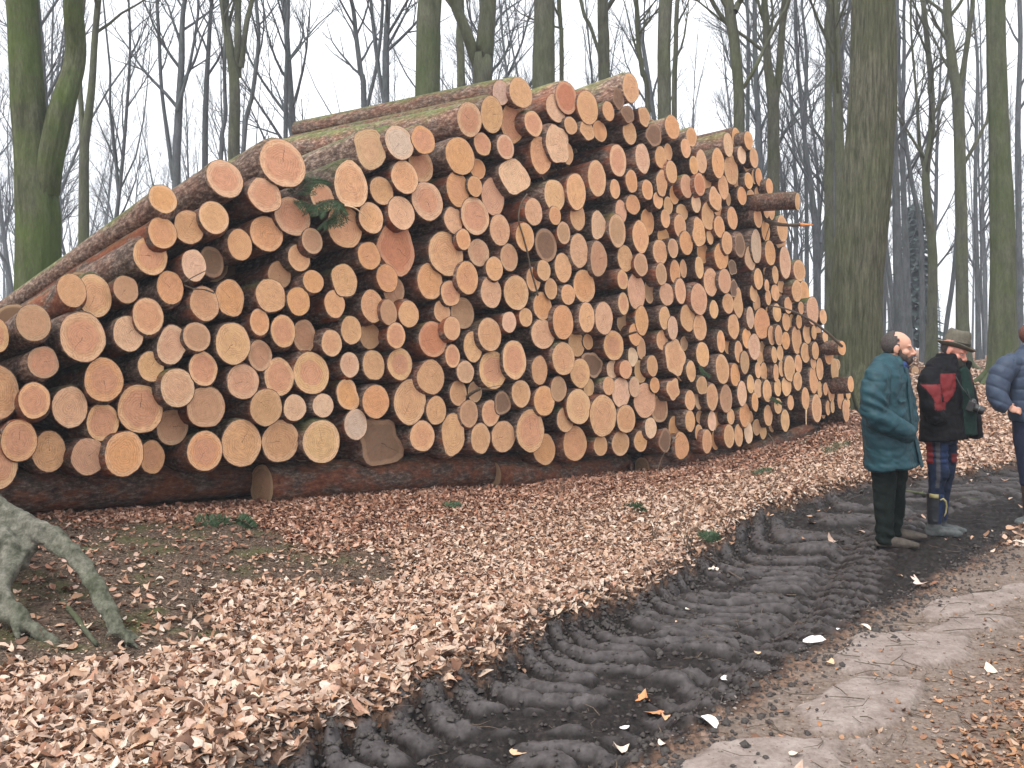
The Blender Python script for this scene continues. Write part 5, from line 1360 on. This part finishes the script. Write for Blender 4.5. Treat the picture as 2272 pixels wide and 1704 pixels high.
# ---------- the man in the hat
def man2():
    Y0=8.53; k=Y0/F/3.13; x0=(1870+665/3.13-CX)/F*Y0
    root=empty('person',(x0,Y0,hzf(x0,Y0))); gz=root.location.z
    tag(root,'man in a brimmed olive hat and black and red jacket, looking down','person')
    def q(tx,ty,dy=0): return Vector(((tx-665)*k,dy,CAMZ-gz+((HZ-710)*3.13-ty)*k))
    A=46; f=Vector((math.sin(R(A)),-math.cos(R(A)),0)); r=Vector((f.y,-f.x,0))
    j=MB()
    rings=[(738,245,.098,.092),(735,285,.112,.100),(715,318,.150,.115),(700,350,.205,.135),(688,400,.235,.150),(682,480,.240,.160),(684,580,.236,.165),(692,700,.236,.170),(700,822,.245,.178)]
    j.tube([q(a,b) for a,b,_,_ in rings],[(c,d) for _,_,c,d in rings],26,flat=r)
    j.tube([q(585,360,-.10),q(560,410,-.14),q(548,500,-.18),q(548,600,-.20),q(575,655,-.205),q(635,682,-.165)],[.082,.090,.088,.084,.078,.064],18)
    j.tube([q(800,350,.09),q(840,410,.12),q(868,520,.10),q(888,620,.06),q(900,700,.03)],[.07,.075,.070,.066,.060],16)
    j.tube([q(842,330,.02),q(862,430,.02),q(880,560,.02),q(903,700,.02),q(915,812,.02)],[(.03,.035),(.045,.07),(.05,.09),(.056,.11),(.060,.13)],16,flat=(1,0,0))
    # standing collar points
    j.tube([q(845,345,-.02),q(862,312,-.03),q(868,288,-.03)],[(.03,.02),(.022,.018),(.010,.012)],8)
    def mid(c):
        m=np.zeros(len(c))
        X=c[:,0]/k+665; Z=((HZ-710)*3.13)-(c[:,2]-(CAMZ-gz))/k
        near=c[:,1]<.02
        m=np.where(near&(X>598+.25*np.abs(Z-420))&(X<722-.0*Z)&(Z>368)&(Z<560)&(X<722-(np.maximum(Z-480,0)*.8)),1,m)
        m=np.where(near&(X<600)&(Z>375)&(Z<600)&((Z-375)<(X-430)*1.6)&((X-520)*.9>(Z-560)*.6)&(c[:,1]<-.12)&(Z>440),1,m)
        m=np.where(near&(X<640)&(X>535)&(Z>560)&(Z<612),1,m)
        m=np.where((X>846)&(X<880)&(Z>385)&(Z<480)&(c[:,1]<.04),1,m)
        return m
    voxel(j,'jacket',[M['black'],M['red']],root,.008,3,lambda c,n:cloth(.020,5,41)(c,n)+.014*np.abs(n3(c@np.array([[1,0,.6],[0,1,0],[-.6,0,1.]]),10,33))-.006*np.exp(-((c[:,2]-q(0,655).z)/.005)**2),mid)
    # jumper seen through the open front, and scarf at the throat
    s=MB(); s.tube([q(765,300)+f*.02,q(760,360)+f*.075,q(760,480)+f*.10,q(770,620)+f*.105,q(780,790)+f*.105],[(.055,.05),(.065,.065),(.070,.072),(.074,.075),(.078,.080)],18,flat=r)
    voxel(s,'jumper',M['green2'],root,.008,3,cloth(.008,9,52))
    s=MB(); V=None
    for i in range(14):
        a=2*math.pi*i/14; d=f*math.cos(a)+r*math.sin(a); s.ell(q(748,275+14*math.cos(a))+d*.085,(.036,.036,.042),None,8,6); s.ell(q(750,300+14*math.cos(a))+d*.088,(.034,.034,.034),None,8,6)
    voxel(s,'scarf',M['band'],root,.008,3,cloth(.004,20,5))
    # trousers with coloured panels
    t=MB(); t.tube([q(680,760),q(680,850)],[(.165,.125)]*2,18,flat=r)
    t.tube([q(630,800,-.06),q(632,930,-.075),q(634,1040,-.085),q(622,1130,-.08),q(618,1230,-.075)],[(.085,.092),(.083,.09),(.080,.084),(.068,.074),(.064,.068)],18,flat=(1,0,0))
    t.tube([q(745,800,.06),q(745,930,.06),q(740,1040,.05),(q(728,1130,.06)),q(715,1230,.07)],[(.078,.088),(.074,.084),(.072,.080),(.062,.068),(.056,.062)],18,flat=(1,0,0))
    t.ell(q(722,1050,-.02),(.052,.05,.066)); t.ell(q(650,1046,-.14),(.045,.035,.07))
    def midt(c):
        X=c[:,0]/k+665; Z=((HZ-710)*3.13)-(c[:,2]-(CAMZ-gz))/k
        m=np.zeros(len(c)); ne=X<705
        m=np.where((X>628)&(X<732)&(Z>850)&(Z<1010-.4*np.abs(X-680)),1,m)                     # blue
        m=np.where((X<618)&(X>594)&(Z>835)&(Z<1150),2,m)   # grey side stripe
        m=np.where((X<=580)&(Z<990),3,m)                            # red edge
        m=np.where((X>742)&(Z>925)&(Z<985)&(X-742>(Z-975)*.9),3,m)
        return m
    voxel(t,'trousers',[M['navy'],M['blue2'],M['grey2'],M['red'],M['black']],root,.0085,2,lambda c,n:cloth(.015,8,61)(c,n)+.004*np.sin(c[:,2]*120)*(c[:,2]>.62),midt)
    for (tx,dy,an,name) in ((612,-.075,72,'boot'),(702,.075,84,'boot')):
        bt=MB(); p=q(tx,0,dy); zz=hzf(x0+p.x,Y0+dy)-gz
        bt.tube([q(tx+4,1195,dy),q(tx+2,1290,dy),q(tx-2,1400,dy),Vector((p.x,dy,zz+.06))],[(.070,.072),(.064,.068),(.050,.056),(.050,.056)],16)
        shoe(bt,(p.x,dy,zz),an,.30,wd=.052)
        voxel(bt,name,[M['boot'],M['bootg'],M['blue2']],root,.0075,2,cloth(.004,16,71),lambda c,g=zz:np.where(c[:,2]<g+.10,1,np.where((c[:,0]>p.x+.012)&(c[:,2]>.12),2,0)))
    e=MB(); e.tube([q(622,1232,-.155),q(640,1222,-.160),q(660,1240,-.155),q(672,1275,-.140),q(668,1320,-.135),q(655,1345,-.140)],[.007,.009,.009,.008,.007,.004],6); e.build('boot_emblem',M['yel'],root)
    e=MB(); e.tube([q(565,1205,-.11),q(585,1208,-.145),q(612,1208,-.152)],[(.018,.006)]*3,8,flat=(0,0,1)); e.build('boot_strap',M['yel'],root)
    # body and head, bowed
    HB=basis(44,-22); hc=q(764,204,-.03)
    b=MB(); head_mb(b,hc,HB,1.02)
    b.tube([q(738,270),q(700,380),q(690,560),q(690,800)],[(.06,.06),(.18,.10),(.17,.11),(.15,.11)],18,flat=r)
    b.tube([q(632,800,-.06),q(632,1040,-.085),q(614,1400,-.075)],[.07,.05,.036],12); b.tube([q(745,800,.06),q(740,1040,.05),q(702,1400,.075)],[.065,.05,.036],12)
    b.tube([q(590,370,-.1),q(550,590,-.19),q(610,680,-.14)],[.05,.042,.03],12); b.tube([q(805,360,.09),q(886,610,.06),q(898,690,.03)],[.045,.04,.028],12)
    hand(b,q(615,690,-.13),(.5,.5,-.5),(0,-1,.3),.7); hand(b,q(898,690,.02),(0,-.3,-.9),(1,0,0),.75)
    voxel(b,'body',M['skin2'],root,.0065,2); eyes(hc,HB,root,1.02)
    hair_shell('hair',hc,HB,root,M['hair'],lambda p:p.y<-.005 and -.05<p.z<.045 and abs(p.y+.004)>.02,1.02,1.03,6)
    # hat
    HT=basis(58,-14); c=q(782,178,-.015); V=[];Fc=[];n=40
    prof=[(.104,-.006,0),(.125,-.012,0),(.152,.004,0),(.156,.010,0),(.152,.014,0),(.125,.000,0),(.103,.010,0),(.099,.050,0),(.093,.095,0),(.084,.128,0),(.070,.143,0),(.040,.130,1),(.0,.118,1)]
    for (rr,z,dn) in prof:
        for i in range(n):
            a=2*math.pi*i/n; x=rr*math.cos(a)*.90; y=rr*math.sin(a)*1.06
            zz=z+(.018*abs(math.cos(a))**3*(rr>.14))-(.016*(rr>.12)*max(0,math.sin(a))**2)+ (0 if rr>.09 else -.010*math.cos(a)**2*(z>.11))
            V.append(c+HT@Vector((x,y,zz)))
    for a_ in range(len(prof)-1):
        for i in range(n): Fc.append((a_*n+i,a_*n+(i+1)%n,(a_+1)*n+(i+1)%n,(a_+1)*n+i))
    hat=mesh_obj('hat',V,Fc,M['felt'],root)
    V=[];Fc=[]
    for (rr,z) in ((.1055,.012),(.1035,.036)):
        for i in range(n):
            a=2*math.pi*i/n; V.append(c+HT@Vector((rr*math.cos(a)*.90,rr*math.sin(a)*1.06,z)))
    for i in range(n): Fc.append((i,(i+1)%n,n+(i+1)%n,n+i))
    mesh_obj('hat_band',V,Fc,M['band'],hat)
    # camera hanging in front of the chest, a thing of its own
    cr=empty('camera_on_strap',root.location+q(832,590,-.16)); tag(cr,'black camera with a stubby lens hanging on the chest of the man in the hat','camera')
    off=q(832,590,-.16)
    RB=basis(60,-20)
    m=MB(); m.box((0,0,0),(.066,.028,.042),RB); m.ell(RB@Vector((0,0,.046)),(.028,.026,.020),RB,12,8); m.ell(RB@Vector((-.05,.02,0)),(.016,.022,.040),RB,10,8)
    voxel(m,'camera_body',M['cambody'],cr,.004,1)
    m=MB(); m.tube([RB@Vector((.01,.02,-.004)),RB@Vector((.01,.06,-.004)),RB@Vector((.01,.062,-.004)),RB@Vector((.01,.105,-.004))],[.034,.034,.038,.036],20)
    ln=m.build('lens',M['cambody'],cr,smooth=False); m=MB(); m.ell(RB@Vector((.01,.103,-.004)),(.030,.008,.030),RB); m.build('lens_glass',M['glass'],ln)
    m=MB(); m.tube([RB@Vector((.01,.064,-.004)),RB@Vector((.01,.068,-.004))],[.0395,.0395],20); m.build('focus_ring',M['metal'],ln)
    m=MB(); m.tube([RB@Vector((-.066,0,.03)),q(745,450,-.20)-off,q(705,330,-.13)-off,q(700,285,-.06)-off],[(.009,.002)]*4,6); m.tube([RB@Vector((.066,0,.03)),q(815,450,-.11)-off,q(800,330,-.05)-off,q(780,285,-.0)-off],[(.009,.002)]*4,6); m.build('strap',M['cambody'],cr)
man2()
# ---------- the man cut by the right edge
def man3():
    Y0=9.25; k=Y0/F/3.13; x0=(1870+1300/3.13-CX)/F*Y0
    root=empty('person',(x0,Y0,hzf(x0,Y0))); gz=root.location.z
    tag(root,'person in a quilted slate-blue down jacket, cut off by the right picture edge','person')
    def q(tx,ty,dy=0): return Vector(((tx-1300)*k,dy,CAMZ-gz+((HZ-710)*3.13-ty)*k))
    r=Vector((-1,-.1,0)).normalized()
    j=MB()
    rings=[(1312,170,.085,.09),(1312,205,.12,.11),(1315,235,.19,.13),(1320,285,.235,.16),(1322,360,.245,.175),(1320,460,.240,.182),(1318,560,.232,.182),(1320,640,.225,.18),(1322,695,.205,.17)]
    j.tube([q(a,b) for a,b,_,_ in rings],[(c,d) for _,_,c,d in rings],26,flat=r)
    j.tube([q(1190,285,-.03),q(1130,320,-.05),q(1075,380,-.06),q(1048,460,-.07),q(1042,530,-.09),q(1062,580,-.12),q(1095,608,-.14)],[.09,.105,.106,.100,.094,.080,.058],18)
    j.tube([q(1440,285,0),q(1500,360,0),q(1540,500,-.03),(q(1500,600,-.1))],[.09,.10,.09,.06],16)
    def dsp(c,n):
        # baffles follow the sleeve in x-z
        arm=np.clip((q(1150,0).x-c[:,0])/.03,0,1)
        u=c[:,2]*(1-arm)+(c[:,2]*.88+c[:,0]*.45)*arm
        return .010*np.abs(np.sin((u+.012*n3(c,4,2))*np.pi/.105))**.5-.006+.012*n3(c,9,5)*np.abs(n3(c,3,7))+.006*np.abs(n3(c,16,9))
    voxel(j,'down_jacket',M['down'],root,.0085,2,dsp)
    t=MB(); t.tube([q(1320,640),q(1318,720)],[(.185,.14)]*2,18,flat=r)
    t.tube([q(1248,700,-.02),q(1250,820,-.02),q(1258,950,-.03),q(1268,1050,-.03),q(1276,1140,-.03)],[(.098,.10),(.095,.10),(.080,.085),(.068,.072),(.062,.066)],18,flat=(1,0,0))
    t.tube([q(1390,700,.03),q(1395,950,.04),q(1390,1140,.05)],[(.09,.1),(.078,.085),(.062,.066)],16,flat=(1,0,0))
    voxel(t,'trousers',M['navy3'],root,.009,3,cloth(.009,8,81))
    for tx,dy,an in ((1284,-.03,-62),(1392,.05,20)):
        bt=MB(); p=q(tx,0,dy); zz=hzf(x0+p.x,Y0+dy)-gz
        bt.tube([q(tx-6,1105,dy),q(tx-2,1220,dy),Vector((p.x,dy,zz+.07))],[(.066,.068),(.058,.06),(.048,.052)],14); shoe(bt,(p.x,dy,zz),an,.28)
        voxel(bt,'boot',[M['bootb'],M['bootg']],root,.008,2,cloth(.003,18,91),lambda c,g=zz:(c[:,2]<g+.085)*1)
    HB=basis(95,-3); hc=q(1318,112,0)
    b=MB(); head_mb(b,hc,HB,1.0)
    b.tube([q(1312,190),q(1318,280),q(1320,460),q(1320,700)],[(.06,.06),(.19,.1),(.17,.12),(.16,.12)],18,flat=r)
    b.tube([q(1190,290,-.02),q(1045,500,-.08),q(1098,606,-.14)],[.05,.042,.030],12); b.tube([q(1440,300,0),q(1538,500,-.03),q(1500,600,-.1)],[.05,.042,.03],12)
    hand(b,q(1096,604,-.145),(.9,-.05,-.22),(0,-.9,.4),.92,.35); hand(b,q(1500,600,-.1),(-.9,0,-.2),(0,-.9,.4),.9,.4)
    b.tube([q(1250,700,-.02),q(1258,950,-.03),q(1284,1350,-.03)],[.07,.05,.036],12); b.tube([q(1390,700,.03),q(1394,950,.04),q(1392,1350,.05)],[.07,.05,.036],12)
    voxel(b,'body',M['skin'],root,.0065,2); eyes(hc,HB,root)
    hair_shell('hair',hc,HB,root,M['hair3'],lambda p:(p.y<.03 or p.z>.06) and p.z>(-.09 if p.y<-.02 else -.01),1.0,1.12,7)
man3()
# ------------------------------------------------------------------ roots of the beech at the left edge
def root_tree():
    base=(-4.02,6.0); g=hz(*base); root=empty('beech_tree',(base[0],base[1],g)); tag(root,'beech at the left picture edge whose pale mossy roots arch over the leaves','tree')
    rng=np.random.default_rng(3); o=np.array([base[0],base[1],g])
    def S(px,py,Y): p=at(px,py,Y); return np.array([p.x,p.y,p.z])
    nb=NB(); P=[np.array([base[0],base[1],g-.4]),np.array([base[0],base[1],g+.5]),np.array([base[0]-.02,base[1],g+2]),np.array([base[0]+.02,base[1]+.1,g+6]),np.array([base[0],base[1]+.2,g+11]),np.array([base[0]-.2,base[1],g+18])]
    SP=smooth_path(P,30); SR=np.interp(np.linspace(0,1,30),[0,.06,.2,.5,1],[.50,.44,.37,.30,.08]); nb.tube(SP,SR,24); tr=nb.build('trunk',M['root'],root); tr.data.transform(Matrix.Translation(-root.location))
    cr=NB(); crown_on(cr,rng,SP,SR,.6,8,3.5,3,.7); b=cr.build('crown',M['beech'],root); b.data.transform(Matrix.Translation(-root.location))
    sc=2.6586
    def rt(pts):
        out=[];rr=[]
        for (tx,ty,wd,Y) in pts: out.append(S(tx/sc,1080+ty/sc,Y)); rr.append(wd/sc/2*Y/F)
        return out,rr
    main=rt([(-330,20,190,6.1),(-160,70,150,6.1),(0,130,125,6.05),(130,210,118,5.95),(280,270,112,5.85),(420,370,104,5.75),(520,480,94,5.65),(590,610,100,5.53),(645,730,96,5.43),(710,850,80,5.33),(780,920,46,5.28),(835,965,12,5.25)])
    sec=rt([(-260,120,180,6.0),(-60,260,150,5.85),(60,370,125,5.75),(60,480,96,5.62),(10,600,84,5.5),(60,690,74,5.42),(150,790,64,5.36),(240,870,52,5.32),(320,945,26,5.26),(360,985,8,5.22)])
    thr=rt([(60,380,80,5.75),(130,330,80,5.8),(200,360,80,5.8),(110,430,70,5.68),(60,480,80,5.62)])
    four=rt([(-140,560,120,5.55),(0,720,80,5.42),(90,800,70,5.36),(200,850,50,5.33),(270,935,30,5.28)])
    m=MB(); rr=random.Random(4)
    for (pts,rad) in (main,sec,four):
        n=len(pts)*5; sp=smooth_path(pts,n); sr=np.interp(np.linspace(0,1,n),np.linspace(0,1,len(rad)),rad)
        m.tube([Vector(p) for p in sp],[(r*(1+.10*math.sin(i*.9)+rr.uniform(-.03,.03)),r*(1.12+.08*math.sin(i*.7+1))) for i,r in enumerate(sr)],16)
    # ridges beside the main root and toes where the roots enter the ground
    for (off,sc_,k0,k1) in (((-.035,-.06,-.03),.55,2,10),((.03,.03,-.06),.5,3,9)):
        pp=[np.array(p)+np.array(off)*(1-.05*i) for i,p in enumerate(main[0])][k0:k1]; rr_=[r*sc_ for r in main[1]][k0:k1]; n=len(pp)*4; sp=smooth_path(pp,n); sr=np.interp(np.linspace(0,1,n),np.linspace(0,1,len(rr_)),rr_)
        m.tube([Vector(p) for p in sp],list(sr),10)
    for pts in ([(690,800,60,5.36),(740,880,40,5.28),(745,960,18,5.20)],[(650,760,60,5.4),(640,850,44,5.3),(600,930,16,5.22)],[(700,820,50,5.36),(800,880,34,5.34),(880,900,12,5.32)],[(200,830,50,5.34),(280,880,34,5.3),(400,930,14,5.26)],[(100,740,60,5.4),(90,830,40,5.3),(120,920,14,5.24)]):
        a_,b_=rt(pts); m.tube([Vector(p) for p in smooth_path(a_,10)],list(np.interp(np.linspace(0,1,10),np.linspace(0,1,len(b_)),b_)),10)
    # web of wood between the forks
    m.tube([Vector(p) for p in thr[0]],[r*.8 for r in thr[1]],10)
    m.tube([Vector(S(120/sc,1080+230/sc,5.95)),Vector(S(150/sc,1080+360/sc,5.82)),Vector(S(110/sc,1080+470/sc,5.68))],[.08,.06,.04],12)
    o_=voxel(m,'root',M['root'],root,.013,3,lambda c,n:.016*n3(c,7,2)+.015*n3(c@np.array([[1,0,.5],[0,1,0],[-.5,0,1.]])*np.array([2.2,1,.7]),13,4)+.005*n3(c,45,6)); o_.data.transform(Matrix.Translation(-root.location))
root_tree()
def stick(name,lab,pts,r,mat='twig',cat='stick',group=None,noise=.1,side=None,sub=4,tip=None,tag_=True):
    P=[np.array(p,float) for p in pts]; n=len(P)*sub; sp=smooth_path(P,n); rr=np.linspace(r[0],r[1],n)
    m=MB(); rg=random.Random(hash(lab)%999 if False else len(lab)); m.tube([Vector(p) for p in sp],[x*(1+rg.uniform(-noise,noise)) for x in rr],7)
    for (f,dv,L,rs) in (side or []):
        p,_=path_at(sp,f); q=p+np.array(dv)*L; m.tube([Vector(p),Vector((p+q)/2+np.array([0,0,.02*L])),Vector(q)],[rs,rs*.8,rs*.4],5)
    o=m.build(name,M[mat]); 
    if tip: m2=MB(); m2.tube([Vector(sp[-1]),Vector(sp[-1]+tip[0])],[r[1]*1.15,r[1]*.3],6); m2.build('split_tip',M[tip[1]],o)
    tag(o,lab,cat,group); return o
def face(px,py,off=.06): Y=pile_Y(px,off); p=at(px,py,Y); return np.array([p.x,p.y,p.z])
def J(x,y,o=(950,430),s=4.74,off=.06): return face(o[0]+x/s,o[1]+y/s,off)
stick('branch','thin dark stem hanging down in front of the logs in the middle of the stack',[J(1040,0),J(975,110),J(950,270),J(1000,450),J(1045,620),J(1080,800),J(1120,940),J(1155,1070)],(.008,.011))
stick('branch','long thin branch slanting down across the logs to the short poking log at right',[J(170,385,(1680,620),6.636,.12),J(400,425,(1680,620),6.636,.16),J(640,520,(1680,620),6.636,.22),J(860,650,(1680,620),6.636,.28),J(1060,810,(1680,620),6.636,.32),J(1250,985,(1680,620),6.636,.34)],(.010,.024))
stick('branch','dark mossy branch with an orange split tip poking out right below the jutting log',[J(60,560,(1680,400),6.636,-.1),J(200,620,(1680,400),6.636,.1),J(330,650,(1680,400),6.636,.2),J(480,660,(1680,400),6.636,.3),J(630,655,(1680,400),6.636,.42)],(.03,.026),side=[(.25,(-.3,.1,-1),.3,.008)],tip=(np.array([.20,.02,.0]),'orange'))
stick('branch','thin twig crossing the tan logs in the left part of the stack',[J(440,1455,(350,250),4.1475,.1),J(330,1510,(350,250),4.1475,.1),J(245,1560,(350,250),4.1475,.1)],(.004,.005))
stick('branch','curved twig lying over two logs left of centre',[J(245,1590,(350,250),4.1475,.12),J(330,1620,(350,250),4.1475,.12),J(430,1628,(350,250),4.1475,.12),J(520,1660,(350,250),4.1475,.12)],(.006,.007))
stick('branch','mossy broken stub with fine twigs poking between logs, second tier from the bottom',[J(410,710,(950,730),4.74,.0),J(480,660,(950,730),4.74,.12),J(550,625,(950,730),4.74,.22)],(.018,.017),side=[(.9,(1,.4,-.1),.35,.004),(.8,(1,.3,.15),.4,.004)])
stick('branch','short stub sticking out of the orange log, right of the middle',[J(740,525,(1250,650),5.53,-.05),J(820,500,(1250,650),5.53,.12),J(900,475,(1250,650),5.53,.3)],(.016,.013))
stick('branch','forked thin twig standing before the bottom row, right of the middle',[J(1150,1120,(1250,850),5.53,.35),J(1190,960,(1250,850),5.53,.3),J(1290,780,(1250,850),5.53,.2),J(1420,640,(1250,850),5.53,.15)],(.005,.003),side=[(.3,(.3,0,-.6),.3,.003)])
stick('branch','pale bare twig leaning down from the bottom logs near the right foot of the stack',[J(1350,730,(1500,850),6.636,.0),J(1420,830,(1500,850),6.636,.25),J(1480,950,(1500,850),6.636,.5),J(1560,1130,(1500,850),6.636,.8)],(.008,.005))
stick('splinter','pale upright splinter stuck below the logs near the bottom right',[J(722,1055,(1680,750),6.636,.05),J(720,1160,(1680,750),6.636,.05),J(720,1280,(1680,750),6.636,.05)],(.012,.008),'splint','splinter')
# fir sprig caught between the logs
def sprig(lab,spine,name='fir_sprig',L=.16,n=26,seed=0,mat='needles',cat='sprig',group=None,droop=.5):
    rng=np.random.default_rng(seed); sp=smooth_path(spine,24); m=MB(); m.tube([Vector(p) for p in sp],[.004]*24,5)
    base=m.build(name,M['twig']); V=[];Fc=[]
    for k in range(n):
        f=(k+.5)/n; p,d=path_at(sp,f); d=d/np.linalg.norm(d); side=np.cross(d,[0,-.5,1.]); side/=np.linalg.norm(side)
        for s in(-1,1):
            dd=d*.5+side*s*.8+np.array([0,-.1,-droop]); dd/=np.linalg.norm(dd); LL=L*(1.1-f*.6)*rng.uniform(.6,1.1); w=np.cross(dd,rng.normal(0,1,3)); w/=np.linalg.norm(w)
            for q in range(16):
                a=p+dd*LL*(q+1)/16+rng.normal(0,.003,3); 
                for t in(-1,1):
                    nd=dd*.7+np.cross(dd,w)*t*.7+rng.normal(0,.2,3); b=len(V); e=a+nd*.028; ww=np.cross(nd,[0.3,1,.2]); ww/=np.linalg.norm(ww)+1e-9
                    V+=[a-ww*.0022,a+ww*.0022,e+ww*.0012,e-ww*.0012]; Fc.append((b,b+1,b+2,b+3))
    mesh_obj('needles',np.array(V),np.array(Fc),M[mat],base,smooth=False); tag(base,lab,cat,group); return base
sprig('green fir sprig draped over the logs below the biggest pink-hearted log',[J(520,960,(650,250),4.74,.15),J(430,915,(650,250),4.74,.18),J(330,935,(650,250),4.74,.16),J(240,975,(650,250),4.74,.14),J(90,925,(650,250),4.74,.1)],L=.24,n=24,seed=1)
sprig('lower fan of the fir sprig hanging over the large log end',[J(500,950,(650,250),4.74,.14),J(480,1030,(650,250),4.74,.16),J(420,1090,(650,250),4.74,.16),J(330,1150,(650,250),4.74,.15)],L=.17,n=22,seed=2,droop=.9)
sprig('fir sprig lying in the dark gap left of the black-edged log',[J(0,870,(650,250),4.74,-.02),J(120,760,(650,250),4.74,-.02),J(240,700,(650,250),4.74,-.02),J(380,720,(650,250),4.74,-.02)],L=.18,n=22,seed=3,droop=.2)
stick('splinter','white torn splinter end of the fir sprig pointing down right',[J(545,975,(650,250),4.74,.16),J(660,1010,(650,250),4.74,.18),J(780,1110,(650,250),4.74,.16)],(.010,.003),'splint','splinter')
sprig('dark green sprig hanging in the gap right of the double-lobed log',[J(330,700,(1500,700),6.636,.12),J(400,800,(1500,700),6.636,.14),J(460,860,(1500,700),6.636,.12)],L=.13,n=10,seed=4)
sprig('small green sprig among the small logs low at the right',[J(200,860,(1680,750),6.636,.12),J(270,900,(1680,750),6.636,.14),J(330,940,(1680,750),6.636,.12)],L=.12,n=8,seed=5)
def gnd(px,py,dz=.02):
    x,y=px2g(px,py,.1)
    for _ in range(4): z=hzf(x,y)+dz; x,y=px2g(px,py,z)
    return np.array([x,y,z])
for i,(a,b,lab,L) in enumerate([((1840,1010),(1895,985),'green fir sprig lying on the leaves left of the teal-coated man',.30),((1390,1120),(1425,1138),'small green sprig on the leaves below the right half of the stack',.14),
  ((435,1163),(505,1158),'low green sprig on the leaves below the left part of the stack',.16),((520,1152),(560,1170),'second low green sprig just right of the first below the left part of the stack',.10),
  ((1680,1058),(1720,1045),'pale green tuft on the leaves right of the bottom row',.20),((2120,1000),(2200,985),'grey-green fir branch on the leaves between the hat man and the blue jacket',.28),((1560,1200),(1590,1190),'little green sprig at the upper edge of the mud',.10),((990,1128),(1020,1122),'tiny green sprig on the leaves below the teardrop log',.09)]):
    A=gnd(*a);Bp=gnd(*b); sprig(lab,[A,(A+Bp)/2+np.array([0,.02,.01]),Bp],L=L*.7,n=14,seed=20+i,droop=-.1,group='green sprigs on the leaf litter')
for i,(pts,r,lab) in enumerate([([(185,1218),(215,1225),(255,1240),(305,1265)],.016,'grey dead branch on the soil right of the arching root'),([(132,1330),(165,1365),(190,1400),(215,1430)],.018,'grey stick lying between the two arching roots'),
  ([(105,1300),(122,1320),(155,1332)],.010,'short forked twig above the grey stick between the roots'),([(370,1325),(420,1330),(480,1336)],.006,'thin straight twig on the soil left of the leaf carpet'),
  ([(350,1338),(380,1350),(420,1348)],.006,'thin bent twig below the straight one on the soil'),([(430,1385),(436,1370),(448,1368)],.006,'tiny forked twig standing on the soil edge'),([(980,1204),(1010,1203),(1060,1210),(1090,1222)],.010,'curved stick on the leaf carpet in the middle'),
  ([(265,1345),(275,1330),(282,1318)],.005,'small pale twig by the arching root'),([(1560,1230),(1600,1258),(1645,1285)],.007,'dark twig lying across the upper edge of the mud'),([(1690,1305),(1720,1318),(1765,1320)],.007,'thin twig on the mud near the litter edge'),
  ([(1870,955),(1900,950),(1960,948)],.05,'grey fallen branch left of the teal-coated man at knee height'),([(1780,985),(1810,980),(1838,978)],.045,'mossy fallen branch near the right foot of the stack'),([(1690,1040),(1760,1010),(1840,975)],.010,'thin long twig on the leaves at the right foot of the stack'),
  ([(2005,1090),(2040,1094),(2060,1098)],.02,'pale stick on the ground between the two men'),([(2110,1100),(2150,1106),(2175,1110)],.015,'pale short stick on the leaves right of the booted man'),([(2195,950),(2220,962),(2250,978)],.012,'thin branch on the leaves behind the booted man'),
  ([(760,1118),(880,1140),(980,1138)],.006,'long thin twig on the leaves under the left half of the stack'),([(1250,1150),(1300,1160),(1370,1150)],.006,'long thin twig on the leaves under the right half of the stack'),([(2160,1314),(2200,1310),(2245,1316)],.005,'thin twig on the path at the right edge')]):
    q=[gnd(a,b,r*.6) for a,b in pts]; stick('fallen_stick',lab,q,(r,r*.7),'twig' if r<.012 else 'beech','stick','sticks lying on the forest floor',side=[(.6,(.3,.5,.1),r*9,r*.4)] if i%2 else None)
# fine standing twigs at the mud edge
def saplings():
    rng=random.Random(8); m=MB()
    for px,py in ((1520,1215),(1530,1225),(1450,1205),(1700,1110),(1500,1190),(1370,1040),(1740,1150),(430,1350),(1610,1180),(1250,1100)):
        a=gnd(px,py,0); 
        for _ in range(3):
            d=np.array([rng.uniform(-.5,.5),rng.uniform(-.3,.3),1.]); L=rng.uniform(.1,.35); pts=[a]; 
            for k in range(4): d=d+np.array([rng.uniform(-.3,.3),rng.uniform(-.2,.2),0]); pts.append(pts[-1]+d*L/4)
            m.tube([Vector(p) for p in pts],[.003,.003,.0025,.002,.001],4)
            for k in (1,2,3): e=pts[k]+np.array([rng.uniform(-.12,.12),rng.uniform(-.05,.05),rng.uniform(.02,.1)]); m.tube([Vector(pts[k]),Vector(e)],[.002,.001],3)
    o=m.build('twigs',M['twig']); tag(o,'fine upright twigs and brush poking out of the leaves','twigs',kind='stuff')
saplings()
# small stack of cut wood far back between the two men, and a mossy stump beside it
def small_far():
    x,y=(2012-CX)/F*24,24.; z=hz(x,y)
    for i,(dx,dz,r,c) in enumerate([(-.34,.12,.12,(.22,.06,.06,0)),(-.08,.12,.13,(.45,.28,.16,0)),(.2,.11,.11,(.5,.33,.2,0)),(.06,.32,.10,(.4,.26,.15,0))]):
        V,Fc,CV,CF,UV=log_mesh_data(random.Random(60+i),r,r,1.4,'',nseg=16); o=mesh_obj('log',V,Fc,M['bark']); o.matrix_world=frame(20,0,Vector((x+dx,y,z+dz))); o.color=(.2,.3,.4,1)
        tag(o,['dark red-ended short log in the small far pile between the two men','larger pale short log in the small far pile between the two men','right-hand pale short log in the small far pile between the two men','top short log of the small far pile between the two men'][i],'log','small far log pile'); e=mesh_obj('cut_end',CV,CF,M['cut'],o,uv=UV); e.color=c
small_far()
